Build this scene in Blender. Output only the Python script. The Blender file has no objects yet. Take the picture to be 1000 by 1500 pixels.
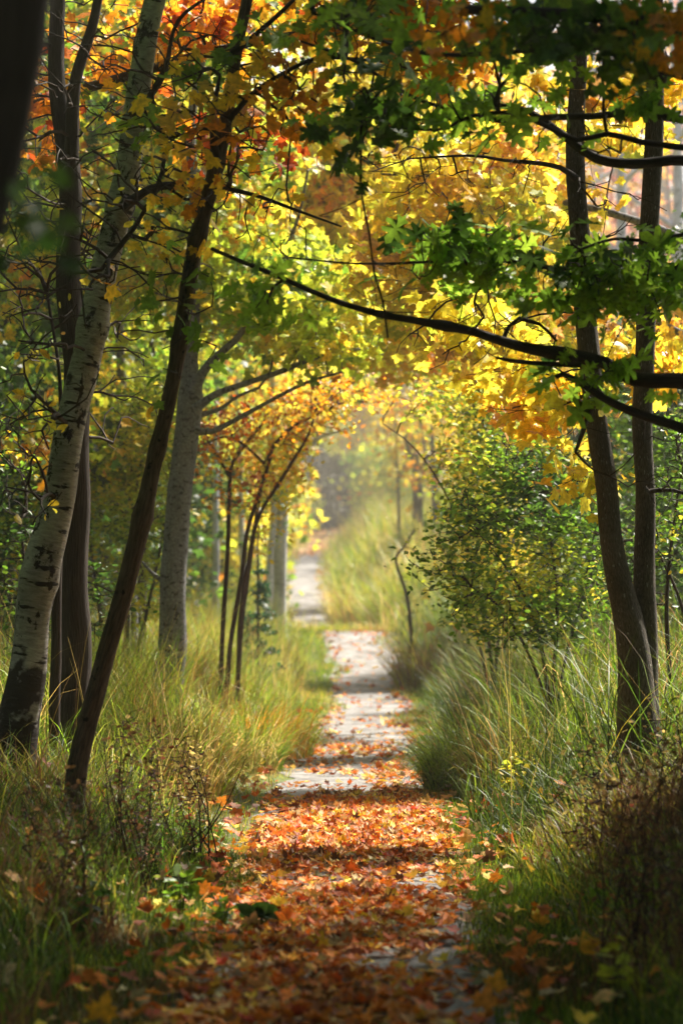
import bpy, math, random
import numpy as np
from mathutils import Vector, noise
C = bpy.context.scene
COL = C.collection
rng = np.random.default_rng(7)
R = math.radians

# ---------------------------------------------------------------- camera
F = 100 / 36 * 1500          # focal length in photo pixels
CH = 1.6; HOR = 863          # eye height, pixel row of the horizon
cam = bpy.data.cameras.new('camera'); co = bpy.data.objects.new('camera', cam); COL.objects.link(co)
co.location = (0, 0, CH); co.rotation_euler = (R(90), 0, 0)
cam.sensor_fit = 'VERTICAL'; cam.sensor_height = 36; cam.sensor_width = 24; cam.lens = 100
cam.shift_y = (HOR - 750) / 1500
cam.clip_start = .1; cam.clip_end = 3000
cam.dof.use_dof = True; cam.dof.focus_distance = 18.5; cam.dof.aperture_fstop = 2.5
C.camera = co
# ---------------------------------------------------------------- light
SUN_EL, SUN_AZ = R(49), R(40)      # azimuth from the view direction towards the right
sd = Vector((math.sin(SUN_AZ) * math.cos(SUN_EL), math.cos(SUN_AZ) * math.cos(SUN_EL), math.sin(SUN_EL)))
w = bpy.data.worlds.new('World'); C.world = w; w.use_nodes = True
nt = w.node_tree; sky = nt.nodes.new('ShaderNodeTexSky'); sky.sky_type = 'NISHITA'; sky.sun_disc = False
sky.sun_elevation = SUN_EL; sky.sun_rotation = SUN_AZ; sky.dust_density = 2.5; sky.air_density = 1.0
nt.links.new(sky.outputs[0], nt.nodes['Background'].inputs[0]); nt.nodes['Background'].inputs[1].default_value = .05
sl = bpy.data.lights.new('sun', 'SUN'); sl.energy = 5; sl.angle = R(2.2); sl.color = (1, .93, .80)
so = bpy.data.objects.new('sun', sl); COL.objects.link(so)
so.rotation_euler = sd.to_track_quat('Z', 'Y').to_euler(); so.location = (10, 10, 30)
C.view_settings.view_transform = 'Standard'; C.view_settings.look = 'None'
C.view_settings.exposure = 1.68; C.view_settings.gamma = 1
cy = C.cycles
cy.max_bounces = 6; cy.diffuse_bounces = 3; cy.glossy_bounces = 2; cy.transmission_bounces = 4; cy.volume_bounces = 0
cy.transparent_max_bounces = 6; cy.caustics_reflective = False; cy.caustics_refractive = False
cy.use_denoising = True; cy.sample_clamp_indirect = 4

# ---------------------------------------------------------------- terrain
_d = np.array([-30, 0, 30, 37, 42, 46, 50, 52, 56, 60, 64, 75, 87, 100, 115, 130, 160, 200, 300, 700.])
_z = np.array([0, 0, 0, 0, .10, .35, .75, .83, .62, .66, .85, 1.45, 1.95, 2.6, 3.2, 3.9, 5.9, 8, 13, 22.])
_cd = np.array([0, 10.5, 15, 20, 27, 37.7, 42, 46, 50, 54, 60, 75, 87, 100, 115, 130, 145, 165, 200])
_cx = np.array([495, 493, 515, 515, 522, 540, 541, 537, 522, 500, 470, 445, 447, 452, 462, 478, 480, 465, 430.])
def xc(y):
    y = np.asarray(y, float); return (np.interp(y, _cd, _cx) - 500) / F * np.clip(y, 0, 200)
def base_z(y): return np.interp(y, _d, _z)
def sstep(a, b, v):
    t = np.clip((v - a) / (b - a), 0, 1); return t * t * (3 - 2 * t)
def gz(x, y):
    x = np.asarray(x, float); y = np.asarray(y, float)
    z = base_z(y); dx = x - xc(y); a = np.abs(dx)
    z = z + .32 * sstep(.8, 2.6, a) * sstep(8, 17, y)
    z = z + 1.15 * sstep(.8, 2.6, dx) * sstep(52, 62, y) * (1 - sstep(120, 160, y) * .5)
    z = z + .5 * sstep(.8, 3, -dx) * sstep(60, 80, y)
    u = sstep(.8, 1.4, a)
    z = z + u * (.05 * np.sin(x * 2.1 + y * .7) + .04 * np.sin(y * 1.9 - x * 1.3) + .03 * np.sin(y * 5.1 + x * 4))
    z = z + sstep(60, 200, np.abs(x)) * 6
    return z
def gzf(x, y): return float(gz(x, y))

# ---------------------------------------------------------------- helpers
def V3(px, py, d): return np.array([(px - 500) / F * d, d, CH + (HOR - py) / F * d])
def newmesh(name, verts, faces_flat, starts, mat, parent=None, loc=None, col=None, uv=None, smooth=False):
    """faces_flat: vertex indices of all loops, starts: first loop of every polygon"""
    verts = np.asarray(verts, np.float32)
    me = bpy.data.meshes.new(name)
    if loc is not None: verts = verts - np.asarray(loc, np.float32)
    me.vertices.add(len(verts)); me.vertices.foreach_set('co', verts.ravel())
    me.loops.add(len(faces_flat)); me.loops.foreach_set('vertex_index', np.asarray(faces_flat, np.int32))
    me.polygons.add(len(starts)); me.polygons.foreach_set('loop_start', np.asarray(starts, np.int32))
    me.update(calc_edges=True)
    if col is not None:
        a = me.color_attributes.new('tint', 'FLOAT_COLOR', 'POINT')
        c = np.ones((len(verts), 4), np.float32); c[:, :3] = col; a.data.foreach_set('color', c.ravel())
    if uv is not None:
        l = me.uv_layers.new(name='UVMap'); l.data.foreach_set('uv', np.asarray(uv, np.float32)[np.asarray(faces_flat)].ravel())
    if smooth: me.polygons.foreach_set('use_smooth', np.ones(len(starts), bool))
    me.materials.append(mat)
    o = bpy.data.objects.new(name, me); COL.objects.link(o)
    if parent is not None: o.parent = parent
    return o
def tag(o, label=None, cat=None, group=None, kind=None):
    if label: o['label'] = label
    if cat: o['category'] = cat
    if group: o['group'] = group
    if kind: o['kind'] = kind
    return o
def empty(name, loc): 
    o = bpy.data.objects.new(name, None); COL.objects.link(o); o.location = loc; o.empty_display_size = .2; return o
def copy_thing(o, loc, rz, sc, label, group):
    c = o.copy(); COL.objects.link(c); c.location = loc; c.rotation_euler = (0, 0, rz); c.scale = (sc, sc, sc)
    c['label'] = label; c['group'] = group
    for ch in list(o.children):
        k = ch.copy(); COL.objects.link(k); k.parent = c
    return c
def nrmz(v): return v / (np.linalg.norm(v, axis=-1, keepdims=True) + 1e-9)

# ---------------------------------------------------------------- materials
def mat_new(name):
    m = bpy.data.materials.new(name); m.use_nodes = True; n = m.node_tree.nodes; return m, n, m.node_tree.links, n['Principled BSDF']
def leafy(name, trans=.5, rough=.45, spec=.4):
    m, n, l, p = mat_new(name)
    a = n.new('ShaderNodeAttribute'); a.attribute_name = 'tint'
    tc = n.new('ShaderNodeTexCoord'); nz = n.new('ShaderNodeTexNoise'); nz.inputs['Scale'].default_value = 38; nz.inputs['Detail'].default_value = 4
    l.new(tc.outputs['Object'], nz.inputs['Vector'])
    hs = n.new('ShaderNodeHueSaturation'); mr = n.new('ShaderNodeMapRange')
    mr.inputs[1].default_value = .3; mr.inputs[2].default_value = .7; mr.inputs[3].default_value = .6; mr.inputs[4].default_value = 1.3
    l.new(nz.outputs['Fac'], mr.inputs[0]); l.new(mr.outputs[0], hs.inputs['Value']); l.new(a.outputs['Color'], hs.inputs['Color'])
    l.new(hs.outputs[0], p.inputs['Base Color']); p.inputs['Roughness'].default_value = rough; p.inputs['Specular IOR Level'].default_value = spec
    t = n.new('ShaderNodeBsdfTranslucent'); l.new(hs.outputs[0], t.inputs['Color'])
    mx = n.new('ShaderNodeMixShader'); mx.inputs[0].default_value = trans
    l.new(p.outputs[0], mx.inputs[1]); l.new(t.outputs[0], mx.inputs[2]); l.new(mx.outputs[0], n['Material Output'].inputs[0])
    return m
LEAF = leafy('leaf', .6); FALLEN = leafy('fallen_leaf', .22, .6, .22); GRASS = leafy('grass_blade', .4, .5, .35)
def bark(name, c1, c2, c3, sx, sy, bump=.4, rings=None, rough=.85, patch=None, foot=0):
    """c1 base, c2 second tone, c3 marks; sx/sy scale round / along the stem (uv in metres)"""
    m, n, l, p = mat_new(name)
    uv = n.new('ShaderNodeUVMap'); mp = n.new('ShaderNodeMapping'); mp.inputs['Scale'].default_value = (sx, sy, 1); l.new(uv.outputs[0], mp.inputs[0])
    a = n.new('ShaderNodeTexNoise'); a.inputs['Scale'].default_value = 1; a.inputs['Detail'].default_value = 6; a.inputs['Roughness'].default_value = .65; l.new(mp.outputs[0], a.inputs['Vector'])
    r = n.new('ShaderNodeValToRGB'); r.color_ramp.elements[0].position = .35; r.color_ramp.elements[1].position = .65
    r.color_ramp.elements[0].color = (*c2, 1); r.color_ramp.elements[1].color = (*c1, 1); l.new(a.outputs['Fac'], r.inputs[0])
    out = r.outputs[0]
    if rings:
        mp2 = n.new('ShaderNodeMapping'); mp2.inputs['Scale'].default_value = (rings[0], rings[1], 1); l.new(uv.outputs[0], mp2.inputs[0])
        b = n.new('ShaderNodeTexNoise'); b.inputs['Scale'].default_value = 1; b.inputs['Detail'].default_value = 3; b.inputs['Roughness'].default_value = .5; l.new(mp2.outputs[0], b.inputs['Vector'])
        r2 = n.new('ShaderNodeValToRGB'); r2.color_ramp.elements[0].position = rings[2]; r2.color_ramp.elements[1].position = rings[2] + .05
        l.new(b.outputs['Fac'], r2.inputs[0])
        mx = n.new('ShaderNodeMix'); mx.data_type = 'RGBA'; l.new(r2.outputs[0], mx.inputs[0]); l.new(out, mx.inputs[6]); mx.inputs[7].default_value = (*c3, 1)
        out = mx.outputs[2]
    if patch:
        mp3 = n.new('ShaderNodeMapping'); mp3.inputs['Scale'].default_value = (patch[0], patch[1], 1); mp3.inputs['Location'].default_value = (3.1, 7.7, 0); l.new(uv.outputs[0], mp3.inputs[0])
        b3 = n.new('ShaderNodeTexNoise'); b3.inputs['Scale'].default_value = 1; b3.inputs['Detail'].default_value = 7; b3.inputs['Roughness'].default_value = .7; l.new(mp3.outputs[0], b3.inputs['Vector'])
        r4 = n.new('ShaderNodeValToRGB'); r4.color_ramp.elements[0].position = patch[2]; r4.color_ramp.elements[1].position = patch[2] + .03; l.new(b3.outputs['Fac'], r4.inputs[0])
        m3 = n.new('ShaderNodeMix'); m3.data_type = 'RGBA'; l.new(r4.outputs[0], m3.inputs[0]); l.new(out, m3.inputs[6]); m3.inputs[7].default_value = (*c3, 1); out = m3.outputs[2]
    if foot:       # old rough bark round the foot of the trunk
        tc = n.new('ShaderNodeTexCoord'); sx_ = n.new('ShaderNodeSeparateXYZ'); l.new(tc.outputs['Object'], sx_.inputs[0])
        nf = n.new('ShaderNodeTexNoise'); nf.inputs['Scale'].default_value = 7; nf.inputs['Detail'].default_value = 6; l.new(tc.outputs['Object'], nf.inputs['Vector'])
        mf = n.new('ShaderNodeMapRange'); mf.inputs[1].default_value = foot; mf.inputs[2].default_value = 0; mf.inputs[3].default_value = -.15; mf.inputs[4].default_value = .25; l.new(sx_.outputs[2], mf.inputs[0])
        ad = n.new('ShaderNodeMath'); ad.operation = 'ADD'; l.new(nf.outputs['Fac'], ad.inputs[0]); l.new(mf.outputs[0], ad.inputs[1])
        rf = n.new('ShaderNodeValToRGB'); rf.color_ramp.elements[0].position = .5; rf.color_ramp.elements[1].position = .58; l.new(ad.outputs[0], rf.inputs[0])
        m5 = n.new('ShaderNodeMix'); m5.data_type = 'RGBA'; l.new(rf.outputs[0], m5.inputs[0]); l.new(out, m5.inputs[6]); m5.inputs[7].default_value = (.05, .04, .035, 1); out = m5.outputs[2]
    # lichen / grime patches
    g = n.new('ShaderNodeTexNoise'); g.inputs['Scale'].default_value = 2.2; g.inputs['Detail'].default_value = 5; l.new(uv.outputs[0], g.inputs['Vector'])
    mr = n.new('ShaderNodeMapRange'); mr.inputs[1].default_value = .3; mr.inputs[2].default_value = .7; mr.inputs[3].default_value = .6; mr.inputs[4].default_value = 1.2; l.new(g.outputs['Fac'], mr.inputs[0])
    hs = n.new('ShaderNodeHueSaturation'); l.new(out, hs.inputs['Color']); l.new(mr.outputs[0], hs.inputs['Value'])
    l.new(hs.outputs[0], p.inputs['Base Color']); p.inputs['Roughness'].default_value = rough; p.inputs['Specular IOR Level'].default_value = .25
    bp = n.new('ShaderNodeBump'); bp.inputs['Strength'].default_value = bump; bp.inputs['Distance'].default_value = .02
    l.new(a.outputs['Fac'], bp.inputs['Height']); l.new(bp.outputs[0], p.inputs['Normal'])
    return m
B_BIRCH = bark('birch_bark', (.50, .48, .46), (.25, .24, .23), (.025, .02, .018), 6, 45, .7, (2.6, 20, .585), patch=(3.6, 5.5, .565), foot=1.7)
B_DARK = bark('dark_bark', (.065, .048, .038), (.026, .02, .017), (.02, .02, .02), 45, 7, .9)
B_BROWN = bark('brown_bark', (.17, .115, .075), (.055, .038, .028), (.02, .015, .012), 38, 9, .9, (9, 14, .62))
B_GREY = bark('grey_bark', (.25, .245, .255), (.10, .095, .10), (.05, .045, .04), 22, 34, .8, (9, 20, .575), patch=(5, 2.5, .62))
B_MAPLE = bark('maple_bark', (.15, .125, .10), (.05, .04, .033), (.34, .32, .28), 40, 26, 1.0, (24, 20, .64), patch=None)
B_TWIG = bark('twig_bark', (.07, .05, .04), (.03, .022, .018), (0, 0, 0), 30, 12, .4)
B_TWIGG = bark('grey_twig_bark', (.20, .17, .15), (.09, .075, .065), (0, 0, 0), 30, 12, .4)
B_RED = bark('reddish_stem_bark', (.09, .045, .035), (.04, .022, .018), (0, 0, 0), 30, 12, .4)
B_PALE = bark('pale_bark', (.60, .61, .66), (.36, .37, .42), (.08, .08, .08), 6, 24, .4, (3, 12, .64))

# ---------------------------------------------------------------- tubes
def catmull(P, step):
    P = np.asarray(P, float); n = len(P)
    if n < 3:
        k = max(2, int(np.linalg.norm(P[-1][:3] - P[0][:3]) / step) + 1)
        t = np.linspace(0, 1, k)[:, None]; return P[0] * (1 - t) + P[-1] * t
    Q = np.vstack([2 * P[0] - P[1], P, 2 * P[-1] - P[-2]]); out = []
    for i in range(1, n):
        a, b, c, e = Q[i - 1], Q[i], Q[i + 1], Q[i + 2]
        k = max(1, int(np.linalg.norm(c[:3] - b[:3]) / step))
        for t in np.arange(k) / k:
            out.append(.5 * ((2 * b) + (c - a) * t + (2 * a - 5 * b + 4 * c - e) * t * t + (3 * b - a - 3 * c + e) * t ** 3))
    out.append(P[-1]); return np.array(out)
class Tubes:
    def __init__(s): s.v = []; s.f = []; s.uv = []; s.n = 0
    def add(s, pts, rad, sides=6, rough=0., seed=0, cap=True, vscale=1.):
        pts = np.asarray(pts, float); k = len(pts)
        if k < 2: return
        rad = np.asarray(rad, float)
        T = nrmz(np.gradient(pts, axis=0)); ref = np.array([.31, .9, .17]) if abs(T[0][1]) < .8 else np.array([1., 0, .1])
        A = nrmz(np.cross(T, ref)); B = np.cross(T, A)
        ang = np.arange(sides + 1) / sides * 2 * math.pi          # a seam column, so the uv is clean
        rr = np.repeat(rad[:, None], sides + 1, 1)
        if rough > 0:
            for i in range(k):
                for j in range(sides + 1):
                    a = ang[j % sides]
                    q = Vector((math.cos(a) * 1.1 + seed, math.sin(a) * 1.1, pts[i][2] * 2.2))
                    rr[i, j] *= 1 + rough * noise.noise(q) + rough * .5 * noise.noise(q * 3.1)
        ring = pts[:, None, :] + rr[..., None] * (np.cos(ang)[None, :, None] * A[:, None, :] + np.sin(ang)[None, :, None] * B[:, None, :])
        L = np.concatenate([[0], np.cumsum(np.linalg.norm(np.diff(pts, axis=0), axis=1))])
        u = np.broadcast_to(ang[None, :] * max(rad[0], .01), rr.shape); vv = np.broadcast_to(L[:, None], rr.shape)
        s.v.append(ring.reshape(-1, 3)); s.uv.append(np.stack([u, vv], -1).reshape(-1, 2) + seed * 3.7)
        i = np.arange(k - 1)[:, None] * (sides + 1) + np.arange(sides)[None, :] + s.n
        s.f.append(np.stack([i, i + 1, i + sides + 2, i + sides + 1], -1).reshape(-1, 4))
        s.n += k * (sides + 1)
    def build(s, name, mat, parent=None, loc=None):
        if not s.v: return None
        f = np.vstack(s.f)
        return newmesh(name, np.vstack(s.v), f.ravel(), np.arange(len(f)) * 4, mat, parent, loc, uv=np.vstack(s.uv), smooth=True)

# ---------------------------------------------------------------- leaves
def mirror(half): return half + [(-x, y) for x, y in half[::-1] if abs(x) > 1e-6]
def fan(outline, c):
    v = np.array([[c[0], c[1]]] + outline, float); k = len(outline)
    f = [(0, i + 1, (i + 1) % k + 1) for i in range(k)]; return v, np.array(f)
MAPLE = fan(mirror([(0, .04), (.2, -.1), (.42, -.04), (.36, .14), (.66, .36), (.42, .42), (.44, .6), (.2, .56), (.2, .74), (0, 1.)]), (0, .28))
MAPLE_S = fan(mirror([(0, .0), (.38, -.04), (.34, .14), (.62, .4), (.22, .52), (0, 1.)]), (0, .28))
OAK = fan(mirror([(0, -.12), (.05, .08), (.22, .1), (.10, .24), (.40, .36), (.36, .46), (.13, .46), (.38, .66), (.30, .74), (.10, .68), (.14, .86), (0, 1.)]), (0, .5))
OVAL = (np.array([[0, 0], [.24, .3], [.22, .66], [0, 1], [-.22, .66], [-.24, .3]], float), np.array([(0, 1, 2), (0, 2, 3), (0, 3, 4), (0, 4, 5)]))
BLOB = (np.array([[0, 0], [.36, .45], [0, 1], [-.36, .45]], float), np.array([(0, 1, 2), (0, 2, 3)]))
def leaf_arrays(tm, pos, tip, nrm, size, col, curl):
    tv, tf = tm; k = len(tv); n = len(pos)
    tip = nrmz(tip); X = nrmz(np.cross(tip, nrm)); N = np.cross(X, tip)
    r2 = (tv[:, 0] ** 2 + (tv[:, 1] - .3) ** 2)
    fold = np.abs(tv[:, 0])
    z = curl[:, 0:1] * r2[None] + curl[:, 1:2] * fold[None]
    W = pos[:, None] + size[:, None, None] * (tv[None, :, 0:1] * X[:, None] + tv[None, :, 1:2] * tip[:, None] + z[..., None] * N[:, None])
    f = (tf[None] + (np.arange(n) * k)[:, None, None]).reshape(-1, 3)
    return W.reshape(-1, 3), f, np.repeat(col, k, 0)
def leaf_mesh(name, tm, pos, tip, nrm, size, col, curl, mat, parent=None, loc=None):
    W, f, c = leaf_arrays(tm, pos, tip, nrm, size, col, curl)
    return newmesh(name, W, f.ravel(), np.arange(len(f)) * 3, mat, parent, loc, col=c)
def colours(pal, n, mixn=None, jit=.12):
    """pal: list of (weight, (r,g,b)); mixn (n,) in 0..1 gives clumpy choice"""
    w = np.array([p[0] for p in pal], float); w /= w.sum(); c = np.array([p[1] for p in pal])
    cum = np.cumsum(w); u = rng.random(n) if mixn is None else np.clip(mixn + rng.normal(0, .13, n), 0, .9999)
    i = np.searchsorted(cum, u); out = c[np.minimum(i, len(c) - 1)]
    out = out * (1 + rng.normal(0, jit, (n, 1))) * (1 + rng.normal(0, jit * .4, (n, 3))); return np.clip(out, .005, .95)
YEL, GOLD, ORA, RED = (.88, .72, .06), (.88, .56, .035), (.80, .30, .015), (.45, .08, .012)
LIME, GRN, DGRN, RUST = (.48, .55, .04), (.17, .30, .025), (.06, .13, .018), (.32, .10, .03)
PEACH = (.82, .45, .13)

# ---------------------------------------------------------------- trees
def blob_targets(blobs):
    out = []
    for b in blobs:
        if len(b) == 7 and b[0] != 'w':
            px, py, rx, ry, d, rd, n = b
            u = rng.normal(0, 1, (n, 3)); u = nrmz(u) * (rng.random((n, 1)) ** (1 / 2.2))
            dd = d + u[:, 2] * rd
            out.append(np.stack([(px + u[:, 0] * rx - 500) / F * dd, dd, CH + (HOR - (py + u[:, 1] * ry)) / F * dd], 1))
        else:
            _, x, y, z, rx, ry, rz, n = b
            u = rng.normal(0, 1, (n, 3)); u = nrmz(u) * (rng.random((n, 1)) ** (1 / 2.2))
            out.append(np.array([[x, y, z]]) + u * np.array([[rx, ry, rz]]))
    return np.vstack(out)
WS = .82
class Tree:
    def __init__(s, name, label, cat, base, group=None):
        s.base = np.array(base, float); s.root = empty(name, base); tag(s.root, label, cat, group)
        s.P = []; s.par = []; s.rad = []; s.owner = []; s.ends = []
    def stem(s, pts, part='trunk', mat=B_DARK, d=None, rough=.10, sides=None, to_ground=False, seedn=True, knots=(), step=None, butt=1.25):
        """pts: (px, py, width_px[, depth]) if d given else (x, y, z, r); root end first"""
        Q = []
        for p in pts:
            if d is not None:
                dd = p[3] if len(p) > 3 else d
                v = V3(p[0], p[1], dd); Q.append([*v, p[2] * WS / F * dd / 2])
            else: Q.append(list(p))
        if to_ground:
            x, y, z, r = Q[0]; g = gzf(x, y)
            if z > g - .12:
                dx = (Q[0][0] - Q[1][0]) / max(.2, Q[0][2] - Q[1][2]) if len(Q) > 1 else 0
                x2 = x - dx * 0 + (x - Q[1][0]) / max(.1, (Q[1][2] - z)) * (z - g) * .6
                Q.insert(0, [x2, y, g - .15, r * butt])
        Q = np.array(Q); rmax = Q[:, 3].max()
        C_ = catmull(Q, step or max(.06, rmax * .8)); C_[:, 3] = np.maximum(C_[:, 3], .002)
        if to_ground: C_[:, 3] *= 1 + .45 * np.exp(-np.maximum(0, C_[:, 2] - g) / (2.2 * rmax + .02))
        for kp, kr in knots:      # swellings where a branch was lost
            dist = np.linalg.norm(C_[:, :3] - V3(*kp), axis=1); C_[:, 3] *= 1 + kr * np.exp(-(dist / .06) ** 2)
        wob = np.array([[noise.noise(Vector((q[2] * 1.3, q[0] + 5, 3.))), noise.noise(Vector((q[2] * 1.3, 9., q[0])))] for q in C_])
        C_[:, 0] += wob[:, 0] * rmax * .25; C_[:, 1] += wob[:, 1] * rmax * .25
        t = Tubes(); t.add(C_[:, :3], C_[:, 3], sides or (20 if rmax > .07 else 10), rough, seed=rng.random() * 9)
        o = t.build(part, mat, s.root, s.base)
        if seedn:
            k0 = len(s.P)
            for i, q in enumerate(C_):
                s.P.append(q[:3]); s.par.append(k0 + i - 1 if i else -1); s.rad.append(q[3]); s.owner.append(o)
        return o
    def grow(s, targets, mat=B_TWIG, step=.1, wig=.25, tipr=.0022, expo=2.3, sides=5, up=.3, maxr=.05, name='branching', zmin=None, vis=True):
        n0 = len(s.P); tgt = np.asarray(targets)
        F0 = np.array(s.P); d0 = np.min(np.linalg.norm(tgt[:, None] - F0[None, ::max(1, len(F0) // 60)], axis=2), axis=1)
        tgt = tgt[np.argsort(d0)]
        cap = n0 + int(d0.sum() / step * 1.1) + len(tgt) * 6 + 500
        A = np.zeros((cap, 3)); A[:n0] = F0; par = np.full(cap, -1); par[:n0] = s.par; cnt = n0
        ok = np.ones(cap, bool); dep = np.zeros(cap)
        if zmin is not None: ok[:n0] = F0[:, 2] > zmin
        if not ok[:n0].any(): ok[:n0] = True
        chains = []; ends = []
        for t in tgt:
            D = np.linalg.norm(A[:cnt] - t, axis=1); D[~ok[:cnt]] = 1e9
            D[:cnt] += np.maximum(0, A[:cnt, 2] - t[2] - .1) * .5      # prefer to come from below
            D[:cnt] += dep[:cnt] * .55
            n = int(np.argmin(D)); L = np.linalg.norm(A[n] - t)
            if L < step * .5: ends.append((n, t)); continue
            k = max(2, int(L / step)); 
            if cnt + k >= cap: break
            a = A[n]; pd = A[n] - A[par[n]] if par[n] >= 0 else np.array([0, 0, 1.])
            pd = pd / (np.linalg.norm(pd) + 1e-9)
            mid = a + (t - a) * .45 + (pd * .13 + np.array([0, 0, up * .22])) * L + rng.normal(0, wig * .13, 3) * L
            u = (np.arange(1, k + 1) / k)[:, None]
            pts = (1 - u) ** 2 * a + 2 * u * (1 - u) * mid + u * u * t
            pts[:-1] += rng.normal(0, wig * .09, (k - 1, 3)) * step * 2
            idx = np.arange(cnt, cnt + k); A[idx] = pts; par[idx] = np.concatenate([[n], idx[:-1]]); dep[idx] = dep[n] + L * np.arange(1, k + 1) / k; cnt += k
            chains.append((n, idx)); ends.append((idx[-1], t))
        load = np.zeros(cnt); 
        for e, _ in ends: load[e] += 1
        for i in range(cnt - 1, n0 - 1, -1):
            if load[i] == 0: load[i] = 1
            load[par[i]] += load[i]
        rad = np.minimum(tipr * load ** (1 / expo), maxr); 
        tbs = {}; own = list(s.owner) + [None] * (cnt - n0)
        for n, idx in chains:
            ow = own[n]
            for q in idx: own[q] = ow
            tb = tbs.setdefault(ow.name, (ow, Tubes()))[1]
            r0 = rad[idx[0]]
            pts = np.vstack([A[n], A[idx]]); rr = np.concatenate([[r0 * 1.15], rad[idx]]); tb.add(pts, rr, sides, seed=rng.random() * 5)
        for ow, tb in tbs.values(): tb.build(name, mat, ow, s.base)
        s.E = np.array([A[e] for e, _ in ends]); s.EP = np.array([A[par[e]] if par[e] >= 0 else A[e] for e, _ in ends])
        s.EP2 = np.array([A[par[par[e]]] if par[e] >= 0 and par[par[e]] >= 0 else A[e] for e, _ in ends])
        s.A = A[:cnt]; s.Apar = par[:cnt]; s.n0 = n0
        return s
    def leaves(s, per, size, pal, tm=MAPLE, spread=.12, hang=.55, curl=.25, mat=LEAF, name='foliage', noise_s=1.6, szj=.3, face=.5, keep=None):
        E, P2 = s.E, s.EP2; n = len(E) * per; i = np.repeat(np.arange(len(E)), per)
        t = rng.random((n, 1)); pos = E[i] * (1 - t * .7) + P2[i] * t * .7 + rng.normal(0, spread, (n, 3)) * np.array([1, 1, .7])
        if keep is not None:
            m = keep(pos); pos = pos[m]; i = i[m]; n = len(pos)
        az = rng.random(n) * 2 * math.pi
        tip = np.stack([np.cos(az), np.sin(az), -hang + rng.normal(0, .45, n)], 1)
        nr = rng.normal(0, 1, (n, 3)); nr[:, 2] += .5; nr[:, 1] -= face
        mixn = np.array([noise.noise(Vector(p * noise_s)) for p in pos]) * .9 + .5
        col = colours(pal, n, mixn)
        cu = np.stack([rng.normal(curl, .2, n) * -1, rng.normal(.15, .2, n)], 1)
        sz = size * np.clip(rng.normal(1, szj, n), .45, 1.6)
        leaf_mesh(name, tm, pos, tip, nr, sz, col, cu, mat, s.root, s.base)
        return s
def base_at(px, d): x = (px - 500) / F * d; return (x, d, gzf(x, d))

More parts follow.
